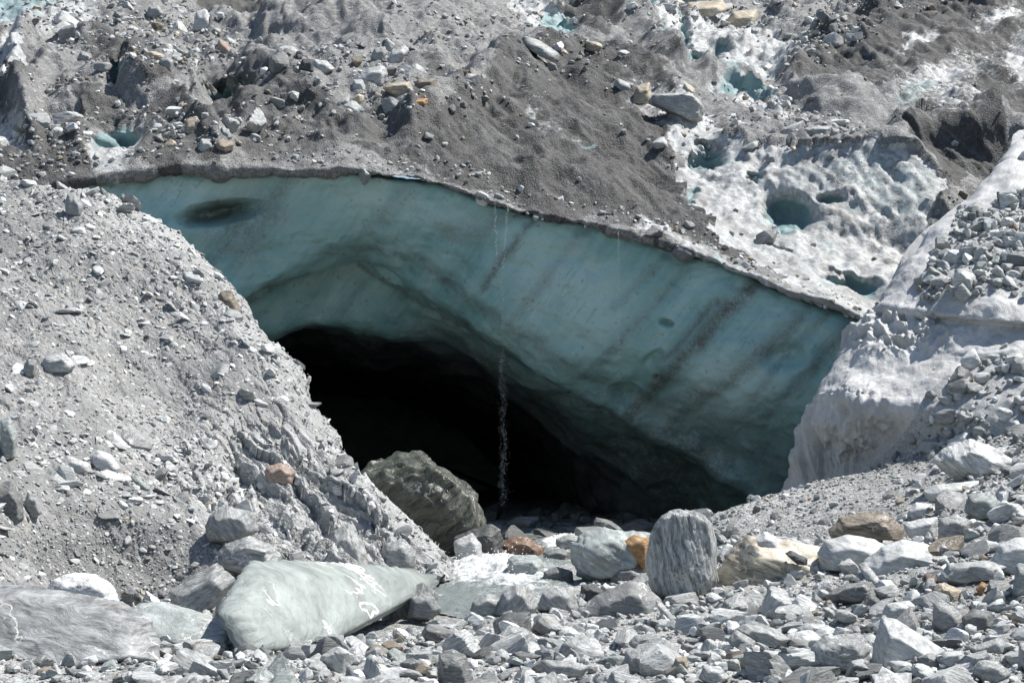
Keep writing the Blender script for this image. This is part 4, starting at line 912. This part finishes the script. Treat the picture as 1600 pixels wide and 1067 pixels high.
# keep the stream course free of big rubble
STREAM = [(690, 866), (800, 830), (905, 830), (915, 900), (905, 930), (760, 948), (700, 985), (520, 1005), (480, 940), (560, 880)]
fore = lambda px, py, c: np.where(inpoly(px, py, STREAM) | (c[..., 1] > 43), 0, 1.0)
gravelzone = [(1085, 800), (1250, 690), (1400, 650), (1470, 745), (1420, 840), (1280, 850), (1200, 850)]
dn = lambda px, py: np.where(inpoly(px, py, gravelzone), .18, 1.0)
scatter('riverbed', lambda x, y, c: 12.0 * fore(x, y, c) * np.where(inpoly(x, y, gravelzone), .10, 1.0), 3200, .10, .36, 2.0, mainpal, flat=(.26, .65), sink=.18, region='rubble', tilt=.42)
scatter('riverbed', lambda x, y, c: 45 * fore(x, y, c) * dn(x, y), 9000, .045, .14, 2.0, mainpal, region='fine', sink=.1, tilt=.5)
scatter('riverbed', lambda x, y, c: 150 * fore(x, y, c), 22000, .018, .05, 2.0, mainpal, region='fine', sink=.05)
scatter('riverbed', lambda x, y, c: np.where((c[..., 1] > 43) & (c[..., 1] < 62), 3.0, 0), 700, .12, .6, 1.8, dict(dark=4, mid=2), region='cave')
# moraine slope
topz = lambda x, y: np.where(inpoly(x, y, [(-300, 250), (160, 300), (390, 520), (250, 560), (100, 480), (-300, 480)]), 1.7, 1.0)
low = lambda x, y: np.where(inpoly(x, y, [(-300, 640), (60, 670), (300, 680), (420, 740), (330, 800), (150, 790), (-300, 830)]), 3.0, 1.0)
hol_ = lambda x, y: 1 - .93 * blob(x, y, 190, 868, 140, 66, 12, .3)
scatter('moraine_slope', lambda x, y, c: 1.5 * topz(x, y) * low(x, y) * hol_(x, y), 1500, .09, .34, 2.6, bankpal, flat=(.14, .32), up=.15, sink=.3, kinds=[0, 1, 5, 8, 10, 2, 3], region='slope', tilt=.28)
scatter('moraine_slope', lambda x, y, c: 22 * topz(x, y) * low(x, y), 8000, .035, .10, 2.3, bankpal, flat=(.15, .4), up=.2, sink=.25, region='fine')
edge_ = lambda x, y: np.exp(-((x + 6 - np.interp(y, [q[1] for q in E], [q[0] for q in E])) / 16.0) ** 2)
scatter('moraine_slope', lambda x, y, c: 9 * edge_(x, y), 260, .08, .26, 2.2, bankpal, flat=(.2, .5), up=.2, sink=.35, region='fine', tilt=.4)
scatter('moraine_slope', lambda x, y, c: 60 + 160 * blob(x, y, 190, 868, 140, 66, 12, .3), 16000, .014, .035, 2.0, bankpal, region='fine', sink=.15)
# rubble on the ice ridge
r1 = [(1480, 375), (1500, 322), (1545, 320), (1600, 300), (2300, 250), (2300, 500), (1600, 466), (1560, 458), (1440, 470), (1438, 440)]
r2 = [(1300, 800), (1370, 730), (1425, 668), (1455, 615), (1530, 565), (1600, 550), (2300, 560), (2300, 900), (1250, 900)]
scatter('ice_ridge', lambda x, y, c: 16.0 * inpoly(x, y, r1) + 8.0 * inpoly(x, y, r2) + .02, 1500, .10, .30, 2.2, mainpal, flat=(.45, .8), sink=.2, kinds=[2, 3, 4, 6, 7, 9, 11, 0], region='ridge')
scatter('ice_ridge', lambda x, y, c: 60.0 * inpoly(x, y, r1) + 30 * inpoly(x, y, r2) + .4, 4500, .04, .11, 2.2, mainpal, flat=(.45, .8), region='fine')
# glacier debris
def gd_(x, y, c):
    x = x + 45 * fbm(c * .5, 3, 95) + 20 * fbm(c * 2, 3, 96); y = y + 30 * fbm(c * .5, 3, 97) + 15 * fbm(c * 2, 3, 98)
    deb = 1 - np.clip(inpoly(x, y, [(690, 215), (800, 112), (1010, 165), (1062, 330), (1170, 420), (850, 335), (640, 262)]) * .88 + inpoly(x, y, [(1238, 135), (1340, 70), (1560, -40), (1720, -60), (1720, 300), (1475, 306), (1385, 235), (1300, 160)]) * .95
                      + inpoly(x, y, [(1045, 300), (1100, 235), (1400, 262), (1480, 300), (1370, 500), (1180, 425)]) * .96 + inpoly(x, y, [(318, 0), (470, 72), (560, 62), (540, -20), (300, -60)]) * .95 + inpoly(x, y, [(850, 0), (1240, 60), (1220, 130), (1000, 110)]) * .85, 0, 1)
    clus = 1 + 2.2 * blob(x, y, 560, 120, 110, 40, 20, .6) + 2.5 * blob(x, y, 210, 70, 120, 70, 10, .6) + 2.5 * blob(x, y, 250, 195, 80, 30, 20, .6) + 3 * blob(x, y, 1310, 215, 70, 25, 0, .5) + 2.5 * blob(x, y, 1230, 30, 130, 30, 5, .6) + 1.5 * blob(x, y, 1160, 145, 60, 20, 20, .5) + 2 * blob(x, y, 90, 200, 70, 60, 0, .6)
    band = .2 + 1.9 * sstep(-.12, .22, fbm(c * np.array([.22, .22, .5]), 4, 94))
    return deb * clus * band * (1 - blob(x, y, 184, 234, 55, 45, -30, .3))
scatter('glacier_surface', lambda x, y, c: .55 * gd_(x, y, c), 1600, .13, .55, 2.6, glpal, flat=(.35, .75), up=.4, sink=.25, region='glacier', tilt=.35)
brow = lambda x, c: (c[..., 1] - np.interp(x, cx, bd) < .9) * (c[..., 1] - np.interp(x, cx, bd) > .12)
scatter('glacier_surface', lambda x, y, c: 16.0 * brow(x, c), 1400, .03, .16, 2.4, glpal, flat=(.35, .7), up=.4, region='fine', sink=.3)
scatter('glacier_surface', lambda x, y, c: 7.5 * gd_(x, y, c) * (.5 + 1.2 * np.clip(.5 + 1.2 * fbm(c * .7, 4, 99), 0, 1)) + .3, 17000, .045, .13, 2.2, glpal, flat=(.35, .75), up=.4, region='fine', sink=.2)

# choose the individuals: the ones that show largest in the picture
def seen_size(c):
    p, R, s, t, tn, k, reg = c
    if reg in ('fine', 'cave'): return 0
    x, y, z = proj(p + np.array([0, 0, s[2]]))
    if not (-10 < x < 1610 and -5 < y < 1075): return 0
    return F * float(np.prod(s) ** (1 / 3)) / z
sz = np.array([seen_size(c) for c in CAND])
order = np.argsort(-sz)
heroboxes = [(h[1], h[2], h[3] * .42, h[4] * .42, proj(np.array(h[0].location))[2]) for h in HEROES]
chosen = []
drop = set()
NBIG = 300 - len(HEROES) - 4
for i in order:
    if sz[i] <= 0: break
    p = CAND[i][0]; s = CAND[i][2]
    x, y, z = proj(p)
    inside = False
    for hx, hy, hw, hh, hz in heroboxes:
        if abs(x - hx) < hw + 2 and abs(y - hy) < hh + 2 and z < hz + 1.2 and sz[i] > 5:
            inside = True; break          # would hide or pierce a named boulder
    if inside: drop.add(int(i)); continue
    if len(chosen) < NBIG:
        x, y, z = proj(p + np.array([0, 0, s[2] * .6]))
        hit = cast(float(x), float(y))
        if hit is not None and hit[2] < np.linalg.norm(p - CAM) - s[0] - .4: continue
        chosen.append(int(i))
print('heroes', len(HEROES), 'chosen', len(chosen), 'cand', len(CAND), 'dropped', len(drop), 'smallest', sz[chosen[-1]])

# labels that single each out: nearest named boulder, direction, colour, shape, order
CN = dict(grey='grey', pale='pale grey', mid='dark grey', green='greenish grey', white='whitish', tan='tan', brown='brown', rust='rusty', dark='dark')
HS = [(h[1], h[2], h[5]) for h in HEROES if len(h[5].split()) <= 6]
info = {}
for i in chosen:
    p, R, s, t, tn, k, reg = CAND[i]
    x, y, z = proj(p)
    e = min(HS, key=lambda h: math.hypot(h[0] - x, (h[1] - y) * 1.3))
    dx, dy = x - e[0], y - e[1]; a = math.degrees(math.atan2(dy, dx)) % 360
    dirn = ['right of', 'below and right of', 'below', 'below and left of', 'left of', 'above and left of', 'above', 'above and right of'][int(((a + 22.5) % 360) // 45)]
    shp = {'slab': 'flat', 'block': 'angular', 'round': 'rounded'}[KINDS[k]]
    info[i] = (CN[tn], shp, dirn, e[2], math.hypot(dx, dy), sz[i])
groups = {}
for i, v in info.items(): groups.setdefault(v[:4], []).append(i)
ORD = ['nearest', 'second nearest', 'third nearest', 'fourth nearest', 'fifth nearest', 'sixth nearest', 'seventh nearest', 'eighth nearest', 'ninth nearest', 'tenth nearest', 'eleventh nearest', 'twelfth nearest']
GROUP = dict(rubble='loose rocks in the riverbed rubble', slope='stones on the moraine slope', ridge='rocks on the white ice ridge', glacier='rocks on the debris covered glacier')
lab = {}
for key, ids in groups.items():
    ids.sort(key=lambda i: info[i][4])
    for q, i in enumerate(ids):
        c, shp, dirn, e, _, _ = info[i]
        pre = '' if len(ids) == 1 else ORD[min(q, 11)] + ' '
        lab[i] = f'{pre}{c} {shp} rock {dirn} the {e}'
for i in chosen:
    p, R, s, t, tn, k, reg = CAND[i]
    o = bpy.data.objects.new('rock', UMESH[k]); C.objects.link(o)
    m = Matrix.Identity(4)
    for a in range(3):
        for b in range(3): m[a][b] = float(R[a, b] * s[b])
        m[a][3] = float(p[a])
    o.matrix_world = m
    o.color = (*t, 1)
    set_thing(o, lab[i], 'rock', GROUP[reg])

# the countless rest
def merge(name, ids, level):
    Vs, Fs, Cs = [], [], []; off = 0
    by = {}
    for i in ids: by.setdefault(CAND[i][5], []).append(i)
    for k, li in by.items():
        v, f = rock_unit(100 + k, level, KINDS[k])
        Rm = np.array([CAND[i][1] * CAND[i][2][None, :] for i in li]); pos = np.array([CAND[i][0] for i in li])
        q = np.einsum('nij,vj->nvi', Rm, v) + pos[:, None, :]
        n = len(li)
        Vs.append(q.reshape(-1, 3)); Fs.append((f[None] + (np.arange(n) * len(v))[:, None, None] + off).reshape(-1, 3)); off += n * len(v)
        Cs.append(np.repeat(np.array([CAND[i][3] for i in li]), len(v), 0))
    me = mesh_np(name, np.concatenate(Vs), np.concatenate(Fs))
    color_attr(me, 'tint', np.concatenate(Cs))
    o = link(name, me, M_small, None, False); o['kind'] = 'stuff'
    return o
rest = [i for i in range(len(CAND)) if i not in set(chosen) and i not in drop]
big = [i for i in rest if CAND[i][2][0] > .085]
mid = [i for i in rest if CAND[i][2][0] <= .085]
merge('rubble', big, 3)
merge('gravel', mid, 1)

# ------------------------------------------------------------------ water
def water_mat(name):
    t = NT(name); co = t.coord()
    a = t.n('SeparateColor', {0: t.n('Attribute', attribute_name='mask').outputs['Color']})
    n1 = t.noise(t.mapv(co, (1.0, 2.2, 1), (0, 0, .35)), 2.2, 8, .68, .6); n2 = t.noise(co, 13, 6, .7)
    fo = t.rng(t.math('ADD', a.outputs[0], t.math('ADD', t.math('MULTIPLY', t.math('SUBTRACT', n1, .5), 1.6), t.math('MULTIPLY', t.math('SUBTRACT', n2, .5), .7))), .35, .75)
    base = t.mix(fo, (.20, .225, .215), (.52, .535, .53))
    nb = t.bump(n1, .6, .10); nb = t.bump(n2, .6, .03, nb)
    return t.done(base, t.rng(fo, 0, 1, .25, .7), nb, .5)
M_water = water_mat('milky_meltwater')
def ground_at(px, py):
    h = cast(px, py, ['riverbed']); return h[0]
pairs = [((795, 826), (900, 826)), ((775, 842), (905, 840)), ((745, 860), (908, 868)), ((700, 874), (912, 895)), ((665, 888), (908, 920)), ((650, 905), (890, 942)), ((645, 930), (850, 960)), ((640, 955), (800, 985))]
rows = []
for k, (l, r) in enumerate(pairs):
    a = ground_at(*l); b = ground_at(*r)
    rows.append([a + (b - a) * t + np.array([0, 0, .10 * math.sin(math.pi * t) ** .6 - .07]) for t in np.linspace(0, 1, 7)])
Wg = loft(rows, 300, 220)
px, py, _ = proj(Wg)
foam = np.maximum(.95 * blob(px, py, 765, 893, 95, 28, 5, .8), .35 * blob(px, py, 840, 925, 90, 22, -8, .8)); foam = np.maximum(foam, .8 * blob(px, py, 885, 852, 40, 14, 0, .5))
foam *= np.where(py < 838, .3, 1)
turb = fbm(Wg * 1.6, 4, 91, ridge=True) * (.05 + .16 * foam) + fbm(Wg * 6, 4, 92) * (.012 + .05 * foam) + blob(px, py, 760, 890, 50, 20, 0, .7) * .06
Wg[..., 2] += turb
me_w = add_grid('stream', Wg, M_water, np.stack([foam, foam * 0, foam * 0], -1)); me_w['kind'] = 'structure'
SURF.pop('stream')

def droplets(name, pts, rad, mat, label=None, cat=None, stretch=1.0, kind=None, group=None):
    D, f = ICO[1]
    n = len(pts); r = rng.uniform(.5, 1.4, (n, 1, 1)) * rad
    q = D[None] * r * np.array([1, 1, stretch])[None, None] + np.asarray(pts)[:, None, :]
    f = (f[None] + (np.arange(n) * len(D))[:, None, None]).reshape(-1, 3)
    o = link(name, mesh_np(name, q.reshape(-1, 3), f), mat, None, True)
    if label: set_thing(o, label, cat, group)
    if kind: o['kind'] = kind
    return o
t = NT('water_drops')
M_drop = t.done((.88, .9, .9), .15, None, .6)
# spray over the rapids
n = 2600
k = rng.integers(0, Wg.shape[0], n); j = rng.integers(0, Wg.shape[1], n)
pk = foam[k, j] * (Wg[k, j, 1] < 39) > rng.uniform(.3, 1.2, n)
sp = Wg[k, j][pk] + np.abs(rng.normal(0, 1, (pk.sum(), 3))) * np.array([.05, .05, .11])
droplets('spray', sp, .011, M_drop, kind='stuff')

def fall(x0, y0, x1, y1, d, n, w0, w1, strand):
    top = P(x0, y0, d); bot = P(x1, y1, d)
    u = np.sqrt(rng.uniform(0, 1, n)); u = np.where(rng.uniform(size=n) < strand, u ** 2.5 * .5, u)
    clump = .5 + .5 * perlin(np.stack([u * 37, u * 0 + 3.3, u * 0], -1), 5)
    keep = rng.uniform(size=n) < (.6 + .6 * clump)
    u = u[keep]
    sp = w0 + (w1 - w0) * u
    wob = .05 * perlin(np.stack([u * 7, u * 0 + x0, u * 0], -1), 9) * np.minimum(u * 4, 1)
    return top + (bot - top) * u[:, None] + wob[:, None] * RGT + rng.normal(0, 1, (len(u), 3)) * np.stack([sp, sp, sp * .5], 1)
db = float(np.interp(785, cx, bd)) - .35
droplets('waterfall', np.concatenate([fall(773, 314, 777, 420, db, 160, .008, .025, .3), fall(794, 318, 786, 420, db, 200, .008, .025, .3), fall(784, 350, 787, 790, db, 900, .025, .07, 0)]), .0024, M_drop, 'main falling strand of meltwater drops in front of the black cave mouth', 'waterfall', 5.0)
db = float(np.interp(965, cx, bd)) - .3
droplets('waterfall', np.concatenate([fall(966, 352, 967, 560, db, 700, .008, .05, .3), fall(967, 500, 970, 720, db, 250, .05, .1, 0)]), .0018, M_drop, 'thin fainter trickle of drops falling before the blue ice wall', 'waterfall', 4.0)
# ice blocks stranded in the dark at the cave mouth
t = NT('stranded_ice'); M_chunk = t.done((.5, .66, .70), .35, t.bump(t.noise(t.coord(), 3, 5), .5, .05), .5)
MATS['i'] = M_chunk
for q, lb in [([(783, 836), (792, 828), (806, 830), (808, 838), (790, 840)], 'small blue ice lump nearest the rusty rock in the cave mouth'), ([(826, 834), (832, 828), (838, 830), (840, 836)], 'tiny blue ice lump between two larger ones in the cave mouth'), ([(840, 838), (850, 829), (864, 831), (866, 840)], 'flat blue ice lump nearest the green boulder in the cave mouth')]:
    hero(q, 'pale', lb, 'ice lump', 'ice_lump', mat='i', level=3, d=47.5)
